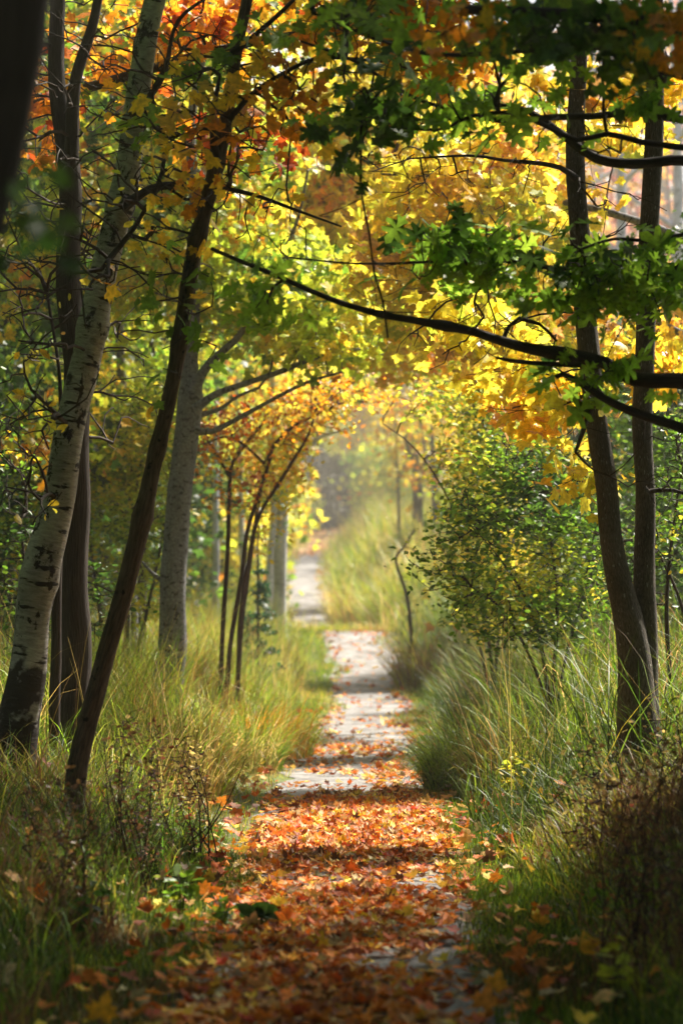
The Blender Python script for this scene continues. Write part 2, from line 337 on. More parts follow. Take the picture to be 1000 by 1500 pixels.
# ================================================================ SETTING
def ground():
    ys = np.concatenate([np.arange(-20, 6, 2.), np.arange(6, 60, .25), np.arange(60, 130, .8), np.arange(130, 260, 4.), [300, 360, 450, 600, 800, 1200, 2000]])
    xo = np.concatenate([[-600, -300, -150, -80, -45, -28, -18, -13], np.arange(-10, -3.5, .5), np.arange(-3.5, 3.51, .125), np.arange(4, 10.1, .5), [13, 18, 28, 45, 80, 150, 300, 600]])
    X = xo[None, :] + xc(ys)[:, None]; Y = np.repeat(ys[:, None], len(xo), 1); Z = gz(X, Y)
    nx = len(xo); i = (np.arange(len(ys) - 1)[:, None] * nx + np.arange(nx - 1)[None]).ravel()
    f = np.stack([i, i + 1, i + nx + 1, i + nx], 1)
    m, n, l, p = mat_new('forest_soil')
    tc = n.new('ShaderNodeTexCoord'); a = n.new('ShaderNodeTexNoise'); a.inputs['Scale'].default_value = 1.3; a.inputs['Detail'].default_value = 8; l.new(tc.outputs['Object'], a.inputs['Vector'])
    r = n.new('ShaderNodeValToRGB'); e = r.color_ramp.elements; e[0].position = .38; e[0].color = (.05, .035, .018, 1); e[1].position = .62; e[1].color = (.10, .13, .025, 1)
    l.new(a.outputs['Fac'], r.inputs[0]); l.new(r.outputs[0], p.inputs['Base Color']); p.inputs['Roughness'].default_value = .95
    b = n.new('ShaderNodeTexNoise'); b.inputs['Scale'].default_value = 25; b.inputs['Detail'].default_value = 6; l.new(tc.outputs['Object'], b.inputs['Vector'])
    bp = n.new('ShaderNodeBump'); bp.inputs['Strength'].default_value = .8; bp.inputs['Distance'].default_value = .03; l.new(b.outputs['Fac'], bp.inputs['Height']); l.new(bp.outputs[0], p.inputs['Normal'])
    o = newmesh('ground', np.stack([X, Y, Z], -1).reshape(-1, 3), f.ravel(), np.arange(len(f)) * 4, m, smooth=True); tag(o, kind='structure')
    # gravel path: a sheet just above the ground
    ks = ys[(ys > -5) & (ys < 170)]; us = np.linspace(-1, 1, 13); V = []
    for y in ks:
        for u in us:
            e = .06 * math.sin(y * 2.3 + (u > 0) * 2) + .05 * math.sin(y * 5.7 + (u > 0)) + .03 * math.sin(y * 13)
            e += (.16 * math.sin(y * .55 + (u > 0) * 1.7) + .08 * math.sin(y * 1.3 + (u > 0))) * (y > 56)
            hw = .60 + e * (abs(u) > .9) + (.04 if y > 60 else 0)
            V.append((float(xc(y)) + u * hw, y, float(base_z(y)) + .004 + .01 * (1 - u * u)))
    i = (np.arange(len(ks) - 1)[:, None] * 13 + np.arange(12)[None]).ravel(); f = np.stack([i, i + 1, i + 14, i + 13], 1)
    m, n, l, p = mat_new('gravel')
    tc = n.new('ShaderNodeTexCoord'); vo = n.new('ShaderNodeTexVoronoi'); vo.inputs['Scale'].default_value = 75; l.new(tc.outputs['Object'], vo.inputs['Vector'])
    a = n.new('ShaderNodeTexNoise'); a.inputs['Scale'].default_value = 2.5; a.inputs['Detail'].default_value = 9; a.inputs['Roughness'].default_value = .7; l.new(tc.outputs['Object'], a.inputs['Vector'])
    r = n.new('ShaderNodeValToRGB'); e = r.color_ramp.elements; e[0].position = .40; e[0].color = (.12, .11, .105, 1); e[1].position = .62; e[1].color = (.36, .35, .35, 1); l.new(a.outputs['Fac'], r.inputs[0])
    mx = n.new('ShaderNodeMix'); mx.data_type = 'RGBA'; mx.blend_type = 'MULTIPLY'; mx.inputs[0].default_value = .7; l.new(r.outputs[0], mx.inputs[6])
    r3 = n.new('ShaderNodeValToRGB'); r3.color_ramp.elements[0].color = (.45, .43, .42, 1); r3.color_ramp.elements[1].color = (1, 1, 1, 1)
    sp = n.new('ShaderNodeSeparateColor'); l.new(vo.outputs['Color'], sp.inputs[0]); l.new(sp.outputs[0], r3.inputs[0]); l.new(r3.outputs[0], mx.inputs[7])
    l.new(mx.outputs[2], p.inputs['Base Color']); p.inputs['Roughness'].default_value = .8
    bp = n.new('ShaderNodeBump'); bp.inputs['Strength'].default_value = .7; bp.inputs['Distance'].default_value = .012; l.new(vo.outputs['Distance'], bp.inputs['Height']); l.new(bp.outputs[0], p.inputs['Normal'])
    o = newmesh('path', V, f.ravel(), np.arange(len(f)) * 4, m, smooth=True); tag(o, kind='structure')
ground()

# ---------------------------------------------------------------- grass
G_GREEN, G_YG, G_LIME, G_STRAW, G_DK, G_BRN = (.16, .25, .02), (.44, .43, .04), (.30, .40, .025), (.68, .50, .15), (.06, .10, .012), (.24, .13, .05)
def blades(name, x, y, h, wd, pal, droop=1.2, lean=.25, nseg=5, flow=None, label=None, cat=None, group=None, kind=None, root=None, ns=.9, zoff=None):
    n = len(x); z = gz(x, y) - .01 if zoff is None else zoff; az = rng.random(n) * 2 * math.pi
    dirv = np.stack([np.cos(az), np.sin(az)], 1)
    if flow is not None: dirv = dirv + np.asarray(flow); dirv /= np.linalg.norm(dirv, axis=1, keepdims=True) + 1e-9
    th = np.abs(rng.normal(0, lean, n)); k = np.abs(rng.normal(droop, droop * .45, n)); L = h * np.clip(rng.normal(1, .22, n), .4, 1.7)
    side = np.stack([-dirv[:, 1], dirv[:, 0], np.zeros(n)], 1); tw = rng.normal(0, .9, n)
    side = side * np.cos(tw)[:, None] + np.concatenate([dirv, np.zeros((n, 1))], 1) * np.sin(tw)[:, None]
    P = np.stack([x, y, z], 1); V = np.zeros((n, (nseg + 1) * 2, 3)); w = wd * np.clip(rng.normal(1, .25, n), .5, 1.7)
    for s in range(nseg + 1):
        t = s / nseg; ww = (w * (1 - t ** 1.8) * .5 + .0004)[:, None]
        V[:, 2 * s] = P - side * ww; V[:, 2 * s + 1] = P + side * ww
        a = th + k * (t ** 1.4); step = (L / nseg)[:, None]
        P = P + np.concatenate([dirv * np.sin(a)[:, None], np.cos(a)[:, None]], 1) * step
    kk = (nseg + 1) * 2; q = np.array([[2 * s, 2 * s + 1, 2 * s + 3, 2 * s + 2] for s in range(nseg)])
    f = (q[None] + (np.arange(n) * kk)[:, None, None]).reshape(-1, 4)
    mixn = np.array([noise.noise(Vector((a_ * ns, b_ * ns, 3.3))) for a_, b_ in zip(x, y)]) * .9 + .5
    col = np.repeat(colours(pal, n, mixn + rng.normal(0, .12, n), .26), kk, 0)
    o = newmesh(name, V.reshape(-1, 3), f.ravel(), np.arange(len(f)) * 4, GRASS, root, col=col, loc=None if root is None else root.location)
    if root is None: tag(o, label, cat, group, kind)
    return o
def area(n, y0, y1, a0, a1, px0=-60, px1=1060, dens=None):
    """points in the strip a0..a1 metres beside the path centre, inside the view wedge"""
    xs, ys = [], []
    while sum(map(len, xs)) < n:
        y = rng.random(n * 2) ** .8 * (y1 - y0) + y0; x = xc(y) + a0 + rng.random(n * 2) * (a1 - a0)
        m = (x > (px0 - 500) / F * y) & (x < (px1 - 500) / F * y)
        if dens is not None: m &= rng.random(n * 2) < dens(x, y)
        xs.append(x[m]); ys.append(y[m])
        if not m.any(): break
    return np.concatenate(xs)[:n], np.concatenate(ys)[:n]
def grass_all():
    S = 'stuff'
    edge = lambda x, y: sstep(.48, .75, np.abs(x - xc(y)) + .07 * np.sin(y * 2.1) + .05 * np.sin(y * 4.7 + x))
    x, y = area(46000, 8.4, 34, .45, 2.0, dens=edge); blades('short_grass', x, y, .055 + .03 * rng.random(len(x)), .006, [(3, G_GREEN), (2, G_LIME), (1, G_YG), (1, G_DK)], nseg=2, droop=.9, label='short mown grass along both edges of the gravel path', cat='grass', kind=S)
    x, y = area(36000, 8.4, 60, -2.4, -.45, dens=edge); blades('short_grass', x, y, .05 + .035 * rng.random(len(x)) + (y > 30) * .04, .006 + (y > 30) * .004, [(3, G_GREEN), (3, G_LIME), (2, G_YG), (1, G_STRAW)], nseg=2, droop=.9, label='short grass verge beside the shaded bank of leaning trunks', cat='grass', kind=S)
    for a0, a1 in ((-2.1, -.5), (.5, 2.1)):
        x, y = area(32000, 8.2, 17, a0, a1, -300, 1300, dens=edge); blades('short_grass', x, y, .05 + .03 * rng.random(len(x)), .0055, [(3, G_GREEN), (.7, G_YG), (4, G_DK), (1.6, G_BRN)], nseg=2, droop=1.1, label='mossy short grass, darkened for shade, filling the near verge ' + ('below the birch' if a0 < 0 else 'in front of the dry brown brush'), cat='grass', kind=S)  # dark and brown blades paint part of the near shade into the moss green
    # tall grass, sunlit bank under the grey trunk
    hh = lambda x, y, a, b, c: a + (b - a) * sstep(.7, c, np.abs(x - xc(y)))
    x, y = area(33000, 16, 48, -6, -.98, -300, 1060); blades('tall_grass', x, y, hh(x, y, .32, 1.0, 1.9) * np.interp(y, [16, 19, 23], [.45, .6, 1]), .010, [(1, G_DK), (3, G_GREEN), (4, G_LIME), (4, G_YG), (1.6, G_STRAW), (.8, (.50, .26, .05))], droop=1.6, label='tall arching yellow green grass under the grey trunk and the small red tree', cat='grass', kind=S)
    x, y = area(36000, 17, 52, .8, 6.5, -60, 1300); blades('tall_grass', x, y, hh(x, y, .32, 1.15, 1.8), .010, [(4, G_DK), (5, G_GREEN), (3, G_LIME), (1.2, G_YG), (1, G_STRAW), (1, G_BRN)], droop=1.4, label='rank tall grass behind and around the twin trunk', cat='grass', kind=S)
    x, y = area(1500, 17, 44, -4, -.9); blades('grass_stalks', x, y, .9 + .4 * rng.random(len(x)), .0035, [(4, G_STRAW), (2, G_BRN)], droop=.7, lean=.3, label='dead straw coloured stalks sticking out of the sunny grass bank', cat='dead stalks', kind=S)
    x, y = area(1300, 16, 44, .9, 4); blades('grass_stalks', x, y, .9 + .5 * rng.random(len(x)), .0035, [(3, G_STRAW), (3, G_BRN), (3, G_DK)], droop=.8, lean=.35, label='dead brown and straw stalks mixed through the grass by the twin trunk', cat='dead stalks', kind=S)
    x, y = area(1600, 51.3, 56, -.8, .9); blades('grass_hump', x, y, .16 + .1 * rng.random(len(x)), .014, [(2, G_LIME), (3, G_YG), (3, G_STRAW)], droop=1.2, nseg=3, label='yellow grass crossing the crest where the path dips out of sight', cat='grass', kind=S)
    hump = lambda x, y: (np.abs(x - xc(y)) > .25 + .35 * np.abs(np.sin(y * .42 + (x > xc(y)) * 1.3))) * 1.
    x, y = area(3500, 29, 50, -.75, .8, dens=hump); blades('verge_tufts', x, y, .05 + .1 * rng.random(len(x)), .009, [(3, G_LIME), (2, G_GREEN), (2, G_YG), (1, G_STRAW)], droop=1.2, nseg=3, label='low grass tufts creeping over the gravel edges in the middle distance', cat='grass', kind=S)
    x, y = area(4200, 60, 130, -1.1, 1.1, dens=lambda x, y: (np.abs(x - xc(y)) > .42 + .12 * np.sin(y * 1.1)) * 1.); blades('verge_tufts', x, y, .12 + .22 * rng.random(len(x)), .022, [(2, G_LIME), (3, G_YG), (3, G_STRAW), (1, ORA)], droop=1.3, nseg=3, label='pale tufts fringing the far pale stretch of path', cat='grass', kind=S, ns=.4)
    # shaded foreground growth
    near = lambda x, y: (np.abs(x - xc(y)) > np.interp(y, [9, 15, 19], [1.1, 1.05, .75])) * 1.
    x, y = area(20000, 8.6, 19, -4.8, -.85, -560, 1060, dens=near); blades('shaded_grass', x, y, hh(x, y, .12, .42, 1.5), .008, [(5, G_DK), (2, G_GREEN), (.6, G_YG), (3, G_BRN)], droop=1.5, label='grass darkened for shade in the foreground below the birch', cat='grass', kind=S)  # extra dark blades put shade into the grass colour on this side
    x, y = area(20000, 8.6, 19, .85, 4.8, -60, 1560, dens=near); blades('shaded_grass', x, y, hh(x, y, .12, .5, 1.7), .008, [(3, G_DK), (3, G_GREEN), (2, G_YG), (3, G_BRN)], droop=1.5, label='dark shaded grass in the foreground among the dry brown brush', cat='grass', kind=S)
    # far slopes
    x, y = area(16000, 50, 110, .75, 7); blades('meadow_grass', x, y, .75 + .3 * rng.random(len(x)), .024, [(2, G_GREEN), (3, G_LIME), (4, G_YG), (4, G_STRAW)], droop=1.4, nseg=4, label='tall pale grass on the far mound at the bend of the path', cat='grass', kind=S, ns=.5)
    x, y = area(12000, 48, 130, -8, -.8); blades('meadow_grass', x, y, .3 + .25 * rng.random(len(x)), .026, [(2, G_GREEN), (3, G_LIME), (4, G_YG), (3, G_STRAW), (1, ORA)], droop=1.2, nseg=4, label='golden green grass on the far slope behind the pale twin trunks', cat='grass', kind=S, ns=.5)
    x, y = area(6000, 100, 200, -22, 22, dens=lambda x, y: (np.abs(x - xc(y)) > .8) * 1.); blades('meadow_grass', x, y, .6 + .3 * rng.random(len(x)), .05, [(2, G_GREEN), (3, G_YG), (2, G_BRN), (2, ORA)], droop=1.2, nseg=3, label='rough grass at the top of the rise under the far trees', cat='grass', kind=S, ns=.3)
def clump(name, px, d, n, rr, h, pal, label, droop=1.6, wd=.009, flow=None, lean=.3):
    b = base_at(px, d); root = empty(name, b); tag(root, label, 'grass clump')
    a = rng.random(n) * 6.283; q = np.sqrt(rng.random(n)) * rr; x = b[0] + q * np.cos(a); y = b[1] + q * np.sin(a) * 1.1
    fl = np.stack([np.cos(a), np.sin(a)], 1) * (q / rr)[:, None] * 1.6
    if flow is not None: fl = fl + np.array(flow)
    blades('blade_tuft', x, y, h * (1 - .35 * (q / rr) ** 2), wd, pal, droop=droop, lean=lean, flow=fl, root=root)
grass_all()
clump('grass_clump', 690, 22.5, 2100, .36, .7, [(5, G_GREEN), (3, G_DK), (3, G_LIME)], 'big drooping green grass clump overhanging the path edge below the leafy bush', 2.0, .008)
clump('grass_clump', 755, 21.5, 1300, .35, .66, [(3, G_GREEN), (2, G_DK), (2, G_YG), (1.5, G_STRAW), (1, G_BRN)], 'mixed green and straw grass clump next to the weed with yellow leaves', 1.7)
clump('grass_clump', 700, 30, 500, .28, .85, [(3, (.05, .17, .05)), (2, G_DK)], 'dark blue green sedge clump standing in pale grass behind the big clump', .9, .012)
clump('grass_clump', 330, 25, 1200, .5, .7, [(3, G_YG), (4, G_LIME), (2, G_GREEN), (1, G_STRAW)], 'yellow green arching grass clump in front of the small red tree', 1.7)
clump('grass_clump', 395, 27, 1000, .42, .62, [(3, G_YG), (4, G_LIME), (1, G_GREEN), (1, G_STRAW), (.5, ORA)], 'sunlit grass clump spilling towards the path beside the pale twin trunks', 1.7, flow=(.5, 0))
clump('grass_clump', 255, 21, 1100, .42, .8, [(3, G_YG), (3, G_LIME), (2, G_STRAW)], 'bright grass clump at the foot of the grey trunk', 1.6)
clump('grass_clump', 625, 42, 900, .45, 1.0, [(2, G_GREEN), (2, G_BRN), (2, G_YG)], 'brownish grass clump around the crooked bare sapling', 1.3, .014)
clump('grass_clump', 600, 58, 900, .9, 1.35, [(2, G_LIME), (2, G_YG), (2, G_STRAW)], 'big pale tussock on the far mound beside the path bend', 1.5, .022)
clump('grass_clump', 545, 62, 900, 1.0, 1.3, [(2, G_LIME), (3, G_YG), (3, G_STRAW)], 'rounded yellow tussock at the tip of the far mound', 1.5, .022)

# ---------------------------------------------------------------- fallen leaves
def litter():
    n = 80000
    y = 8.3 + rng.random(n) ** 1.0 * 44; rel = rng.normal(0, .35, n); rel += rng.normal(0, .5, n) * (rng.random(n) < .14)
    x = xc(y) + rel
    nz = np.array([noise.noise(Vector((a * .9, b * .45, 7.7))) + .5 * noise.noise(Vector((a * 3, b * 1.4, 1.7))) for a, b in zip(x - xc(y), y)])
    dens = np.interp(y, [8, 13, 18, 20, 22, 24, 26, 30, 36, 52], [.95, .95, 1.1, .95, .6, .26, .14, .05, .015, .01])
    dens = dens * np.clip(.85 + 1.3 * nz, .15, 1.25)
    edge = np.exp(-((np.abs(rel) - .52) / .16) ** 2) * .07 * (y > 20); dens = dens + edge
    dens = np.where((np.abs(rel - .0) < .25) & (y < 12.5), dens * .65, dens)
    dens = np.where((rel < .15) & (rel > -.6) & (y > 21.5) & (y < 27), dens * .3, dens)
    dens = np.where(np.abs(rel) > .66, dens * .28, dens)
    m = (rng.random(n) < dens * .75) & (np.abs((x * F / y)) < 560); x, y, rel = x[m], y[m], rel[m]; n = len(x)
    z = gz(x, y) + .012 + rng.random(n) * .022 + np.where(np.abs(rel) > .7, .035, 0)
    size = np.clip(rng.normal(.053, .017, n), .018, .095) * np.where(y > 30, 1.15, 1)
    az = rng.random(n) * 6.283; tip = np.stack([np.cos(az), np.sin(az), rng.normal(0, .22, n)], 1)
    nr = np.stack([rng.normal(0, .33, n), rng.normal(0, .33, n), np.ones(n)], 1)
    pal = [(3.4, (.78, .24, .025)), (2.8, (.64, .15, .02)), (1.6, (.36, .09, .03)), (1.9, (.74, .40, .13)), (1.6, (.20, .08, .035)), (2, (.82, .50, .05)), (1.2, (.62, .46, .24)), (.3, (.50, .06, .02))]
    col = colours(pal, n, None, .2)
    curl = np.stack([rng.normal(.15, .45, n), rng.normal(.1, .4, n)], 1)
    # the 300 nearest in the frame are individuals
    inframe = (np.abs(x) < 500 / F * y * 1.0) & ((HOR - (z - CH) * F / y) < 1498 + 0 * y)
    py = HOR + (CH - z) / y * F
    vis = np.where(inframe & (py < 1496), y, 1e9); order = np.argsort(vis)[:300]
    rest = np.ones(n, bool); rest[order] = False
    names = [('orange', (.72, .24, .03)), ('rust brown', (.33, .10, .03)), ('tan', (.70, .42, .18)), ('yellow', (.80, .50, .05)), ('dull red', (.50, .09, .03))]
    protos = []
    for k, (nm, cc) in enumerate(names):
        for v in range(3):
            g = leaf_arrays(MAPLE, np.zeros((1, 3)), np.array([[0, 1, .05]]), np.array([[0., 0, 1]]), np.ones(1), np.array([cc]), np.array([[.35 - .3 * v, .5 - .45 * v]]))
            stem = np.array([[-.015, .04, 0], [.015, .04, 0], [.03 - .1 * v, -.35, .06], [.01 - .1 * v, -.35, .06]])
            vv = np.vstack([g[0], stem]); k0 = len(g[0]); ff = np.concatenate([g[1].ravel(), [k0, k0 + 1, k0 + 2, k0, k0 + 2, k0 + 3]])
            o = newmesh('fallen_leaf', vv, ff, np.arange(len(ff) // 3) * 3, FALLEN, col=np.vstack([g[2], np.repeat([[.25, .10, .03]], 4, 0)]))
            protos.append((o, k)); 
    used = set()
    for i in order:
        k = int(rng.choice(5, p=[.36, .2, .2, .14, .10])); j = k * 3 + int(rng.integers(3)); src, _ = protos[j]
        if j in used: o = src.copy(); COL.objects.link(o)
        else: o = src; used.add(j)
        on = 'gravel path' if abs(rel[i]) < .6 else 'grass verge'
        tag(o, f'{names[k][0]} fallen maple leaf lying flat in the nearest litter on the {on}', 'fallen leaf', f'{names[k][0]} leaves lying on the near {on}')
        o.location = (x[i], y[i], z[i] + .004); o.scale = [size[i] * 1.05] * 3
        o.rotation_euler = (rng.normal(0, .25), rng.normal(0, .25), az[i])
    for j, (o, _) in enumerate(protos):
        if j not in used: bpy.data.objects.remove(o)
    o = leaf_mesh('leaf_litter', MAPLE, np.stack([x, y, z], 1)[rest], tip[rest], nr[rest], size[rest], col[rest], curl[rest], FALLEN)
    tag(o, 'carpet of orange, rust and tan fallen leaves on the gravel path', 'fallen leaves', kind='stuff')
    nc = 900; yc = 10 + rng.random(nc) * 26; rc = (.7 + rng.random(nc) ** 1.5 * 1.6) * np.where(rng.random(nc) < .5, 1, -1); xq = xc(yc) + rc
    pc = np.stack([xq, yc, gz(xq, yc) + .04 + rng.random(nc) * .3 * np.clip(np.abs(rc) - .6, .05, 1)], 1)
    o = leaf_mesh('caught_leaves', MAPLE, pc, rng.normal(0, 1, (nc, 3)) * [1, 1, .4], rng.normal(0, .6, (nc, 3)) + [0, -.3, .8], np.clip(rng.normal(.065, .015, nc), .03, .1), colours(pal, nc, None, .2), np.stack([rng.normal(.1, .4, nc), rng.normal(.1, .4, nc)], 1), FALLEN)
    tag(o, 'fallen leaves caught here and there in the grass beside the path', 'fallen leaves', kind='stuff')
    nf = 3200; yf = 104 + rng.random(nf) * 60; xf = xc(yf) + rng.normal(0, 1.1, nf)
    o = leaf_mesh('leaf_litter', MAPLE_S, np.stack([xf, yf, gz(xf, yf) + .03 + rng.random(nf) * .1], 1), rng.normal(0, 1, (nf, 3)) * [1, 1, .3], rng.normal(0, .4, (nf, 3)) + [0, -.3, 1], rng.normal(.16, .03, nf), colours([(3, (.62, .26, .06)), (3, (.40, .17, .06)), (2, (.65, .40, .18))], nf, None, .2), np.zeros((nf, 2)) + .1, FALLEN)
    tag(o, 'brown and orange leaves covering the top end of the path below the dark hollow', 'fallen leaves', kind='stuff')
    # distinct ones
    for px, py, s, cc, lab in [(146, 1482, .11, (.85, .42, .03), 'upright golden yellow fallen leaf alone in the dark grass, nearest to the viewer'),
                               (722, 1438, .09, (.85, .40, .04), 'bright orange yellow leaf standing on the grass beside the path edge'),
                               (788, 1338, .08, (.85, .42, .04), 'small yellow orange leaf lying alone on green grass beyond the litter'),
                               (366, 1346, .085, (.80, .45, .16), 'pale tan leaf resting on the dark broad leaves by the path edge'),
                               (705, 1465, .10, (.80, .32, .05), 'orange leaf propped at the litter margin in the front corner of the path')]:
        d = CH * F / (py - HOR + 25); b = V3(px, py, d); g = gzf(b[0], d)
        o = leaf_mesh('fallen_leaf', MAPLE, np.array([[0, 0, 0.]]), np.array([[.3, -.1, .9]]), np.array([[.2, -1., .3]]), np.array([s]), np.array([cc]), np.array([[-.3, .4]]), FALLEN)
        o.location = (b[0], d, g + .035); tag(o, lab, 'fallen leaf')
litter()

# ================================================================ NEAR TREES
P_YEL = [(2, LIME), (5, YEL), (3, GOLD), (.4, ORA)]
P_GOLD = [(1.4, LIME), (6, YEL), (4, GOLD), (.9, PEACH)]
P_YG = [(1.5, GRN), (4, LIME), (3, YEL), (.5, GOLD)]
P_GREEN = [(2, DGRN), (4, GRN), (1.4, LIME)]
P_OR = [(.6, GRN), (1, YEL), (3, ORA), (3, GOLD), (1, RED)]
P_RED = [(2, RED), (3, ORA), (2, (.65, .12, .02)), (1, YEL)]

# very near dark trunk at the frame's upper corner
b = base_at(-330, 6.2); t = Tree('tree', 'very dark out of focus trunk leaning in at the top corner, closest of all', 'tree', b)
t.stem([(-330, 1500, 250), (-240, 900, 200), (-95, 420, 165), (-22, 150, 150), (15, -60, 160), (60, -500, 160)], d=6.2, mat=B_DARK, to_ground=True, step=.12)
t.stem([(20, -60, 70), (180, -260, 50), (420, -430, 30)], part='limb', d=6.2, mat=B_DARK)
t.grow(blob_targets([(25, 290, 30, 60, 6.4, .2, 5), (55, 350, 30, 30, 6.6, .2, 3), ('w', -1.2, 7, 5.5, 1.8, 1.6, 1.2, 240)]), step=.12)  # includes a crown added overhead, out of view, shading the foreground
t.leaves(4, .075, [(3, (.025, .06, .012)), (2, DGRN)], OAK, spread=.06)

# dark upright tree with two leaders
b = base_at(112, 19.5); t = Tree('tree', 'tall dark upright trunk standing just behind the white birch', 'tree', b)
t.stem([(112, 1160, 62), (108, 1000, 54), (112, 800, 48), (112, 560, 46), (100, 400, 44), (100, 250, 40), (88, 120, 30), (78, -30, 26), (60, -300, 14)], d=19.5, mat=B_DARK, to_ground=True)
t.stem([(104, 230, 30), (112, 120, 22), (135, 40, 18), (150, -40, 15), (190, -250, 8)], part='limb', d=19.4, mat=B_DARK)
t.stem([(84, 1150, 22), (80, 1000, 20), (84, 860, 18), (90, 700, 12), (88, 560, 7), (70, 430, 5)], part='secondary_stem', d=19.2, mat=B_DARK, to_ground=True)
t.grow(blob_targets([(60, 300, 120, 320, 19, .8, 170), (140, 500, 120, 220, 20, .6, 110), (100, 80, 160, 120, 19.5, .8, 100)]), mat=B_TWIG, step=.09, wig=.35, tipr=.0036)

# white birch
b = base_at(25, 17.3); t = Tree('birch_tree', 'leaning white barked birch with black marks beside the dark trunk', 'tree', b)
t.stem([(22, 1150, 72), (28, 1050, 66), (42, 930, 60), (62, 840, 66), (85, 740, 58), (104, 620, 53), (125, 520, 54), (150, 400, 49), (172, 300, 46), (192, 180, 43), (214, 80, 40), (238, -40, 38), (290, -260, 30)], d=17.3, mat=B_BIRCH, to_ground=True, rough=.09, step=.05, sides=28,
       knots=[((132, 480, 17.3), .18), ((178, 300, 17.3), .2), ((62, 850, 17.3), .1)])
t.stem([(178, 305, 22), (205, 285, 15), (235, 272, 12), (300, 272, 9), (370, 285, 7), (440, 310, 5), (500, 332, 3)], part='limb', d=17.1, mat=B_DARK)
t.stem([(160, 380, 12), (205, 320, 8), (240, 235, 7), (225, 130, 5), (280, 60, 4)], part='limb', d=17.0, mat=B_DARK)
t.stem([(196, 170, 16), (240, 110, 10), (262, 30, 7), (330, -20, 5)], part='limb', d=17.1, mat=B_DARK)
t.grow(blob_targets([(200, 250, 150, 220, 16.8, .5, 170), (300, 130, 160, 140, 16.6, .5, 110), (90, 420, 90, 200, 16.6, .4, 70), (40, 640, 60, 160, 16.6, .4, 60), (350, 300, 120, 60, 17, .3, 40)]), mat=B_TWIG, step=.08, wig=.35, tipr=.0034)
t.E = t.E[::9]; t.EP2 = t.EP2[::9]
t.leaves(2, .07, P_GOLD, OVAL, spread=.06)

t.grow(blob_targets([('w', 1.0, 19.3, 7.0, 1.6, 3.4, 1.0, 620), ('w', -1.2, 17, 6.8, 1.6, 3, .9, 300)]), mat=B_TWIG, step=.16, wig=.3, name='added_shade_branching')  # canopy added overhead, out of view, to shade the bank and trunks
t.leaves(9, .12, [(3, GRN), (2, LIME)], OVAL, spread=.17, name='added_shade_foliage')

# thin leaning dark tree crossing in front
b = base_at(118, 15.8); t = Tree('tree', 'slender dark trunk slanting up across the grey trunk, knobbly at old branch joints', 'tree', b)
t.stem([(112, 1210, 36), (118, 1110, 36), (150, 985, 34), (182, 870, 33), (212, 745, 32), (232, 650, 29), (252, 560, 28), (270, 460, 28), (285, 375, 28), (312, 270, 25), (332, 170, 24), (345, 90, 21), (362, 10, 21), (390, -120, 17)], d=15.8, mat=B_BROWN, to_ground=True, rough=.14, step=.05, sides=20,
       knots=[((292, 345, 15.8), .35), ((316, 240, 15.8), .25), ((205, 755, 15.8), .25), ((262, 500, 15.8), .15), ((226, 655, 15.8), .2)])
t.stem([(318, 240, 18), (312, 190, 12), (316, 140, 9), (322, 110, 5)], part='limb', d=15.7, mat=B_DARK)
t.stem([(336, 175, 12), (372, 135, 9), (420, 105, 8), (470, 85, 7), (560, 90, 5)], part='limb', d=15.6, mat=B_DARK)
t.stem([(340, 80, 14), (370, 55, 10), (410, 20, 8), (450, -20, 6)], part='limb', d=15.6, mat=B_DARK)
t.grow(blob_targets([(300, 180, 130, 160, 15.7, .4, 100), (420, 120, 150, 100, 15.5, .4, 100), (250, 420, 90, 170, 15.6, .3, 50)]), mat=B_TWIG, step=.08, wig=.35, tipr=.0032)
t.E = t.E[::2]; t.EP2 = t.EP2[::2]
t.leaves(3, .08, [(2, GRN), (2, GOLD), (2, ORA)], MAPLE, spread=.08)

# grey trunk tree with sweeping limbs
b = base_at(250, 27); t = Tree('tree', 'smooth grey trunk forking low, its pale limbs sweeping over the path', 'tree', b)
t.stem([(248, 1010, 52), (252, 950, 48), (256, 850, 46), (262, 740, 44), (270, 650, 44), (278, 580, 46), (276, 530, 30), (278, 440, 27), (288, 330, 22), (280, 200, 18), (300, 40, 14), (310, -150, 9)], d=27, mat=B_GREY, to_ground=True, rough=.08, step=.07)
t.stem([(284, 575, 26), (297, 545, 17), (322, 518, 14), (352, 488, 11), (385, 420, 9), (430, 340, 7), (450, 250, 5)], part='limb', d=26.8, mat=B_GREY)
t.stem([(285, 600, 20), (315, 578, 13), (360, 562, 11), (410, 545, 10), (460, 525, 8), (515, 512, 6), (560, 520, 3)], part='limb', d=26.6, mat=B_GREY)
t.stem([(285, 630, 14), (310, 632, 10), (350, 612, 9), (400, 585, 7), (450, 560, 6), (500, 545, 4)], part='limb', d=26.4, mat=B_GREY)
t.stem([(285, 610, 12), (320, 600, 8), (350, 580, 6), (380, 568, 5)], part='limb', d=27.2, mat=B_GREY)
t.stem([(236, 850, 10), (222, 838, 6), (208, 822, 4)], part='limb', d=27, mat=B_GREY)
t.grow(blob_targets([(430, 450, 150, 80, 27.6, 1.3, 260), (350, 370, 130, 100, 27.8, 1.2, 170), (240, 420, 100, 90, 28.3, .8, 80), (470, 430, 130, 80, 26.6, 1.2, 130), (480, 510, 60, 22, 26.5, .6, 30), ('w', -1.6, 28, 6.5, 2.2, 2, 1.2, 100)]), mat=B_TWIGG, step=.12, wig=.4)
t.leaves(8, .085, P_YG, MAPLE, spread=.14)

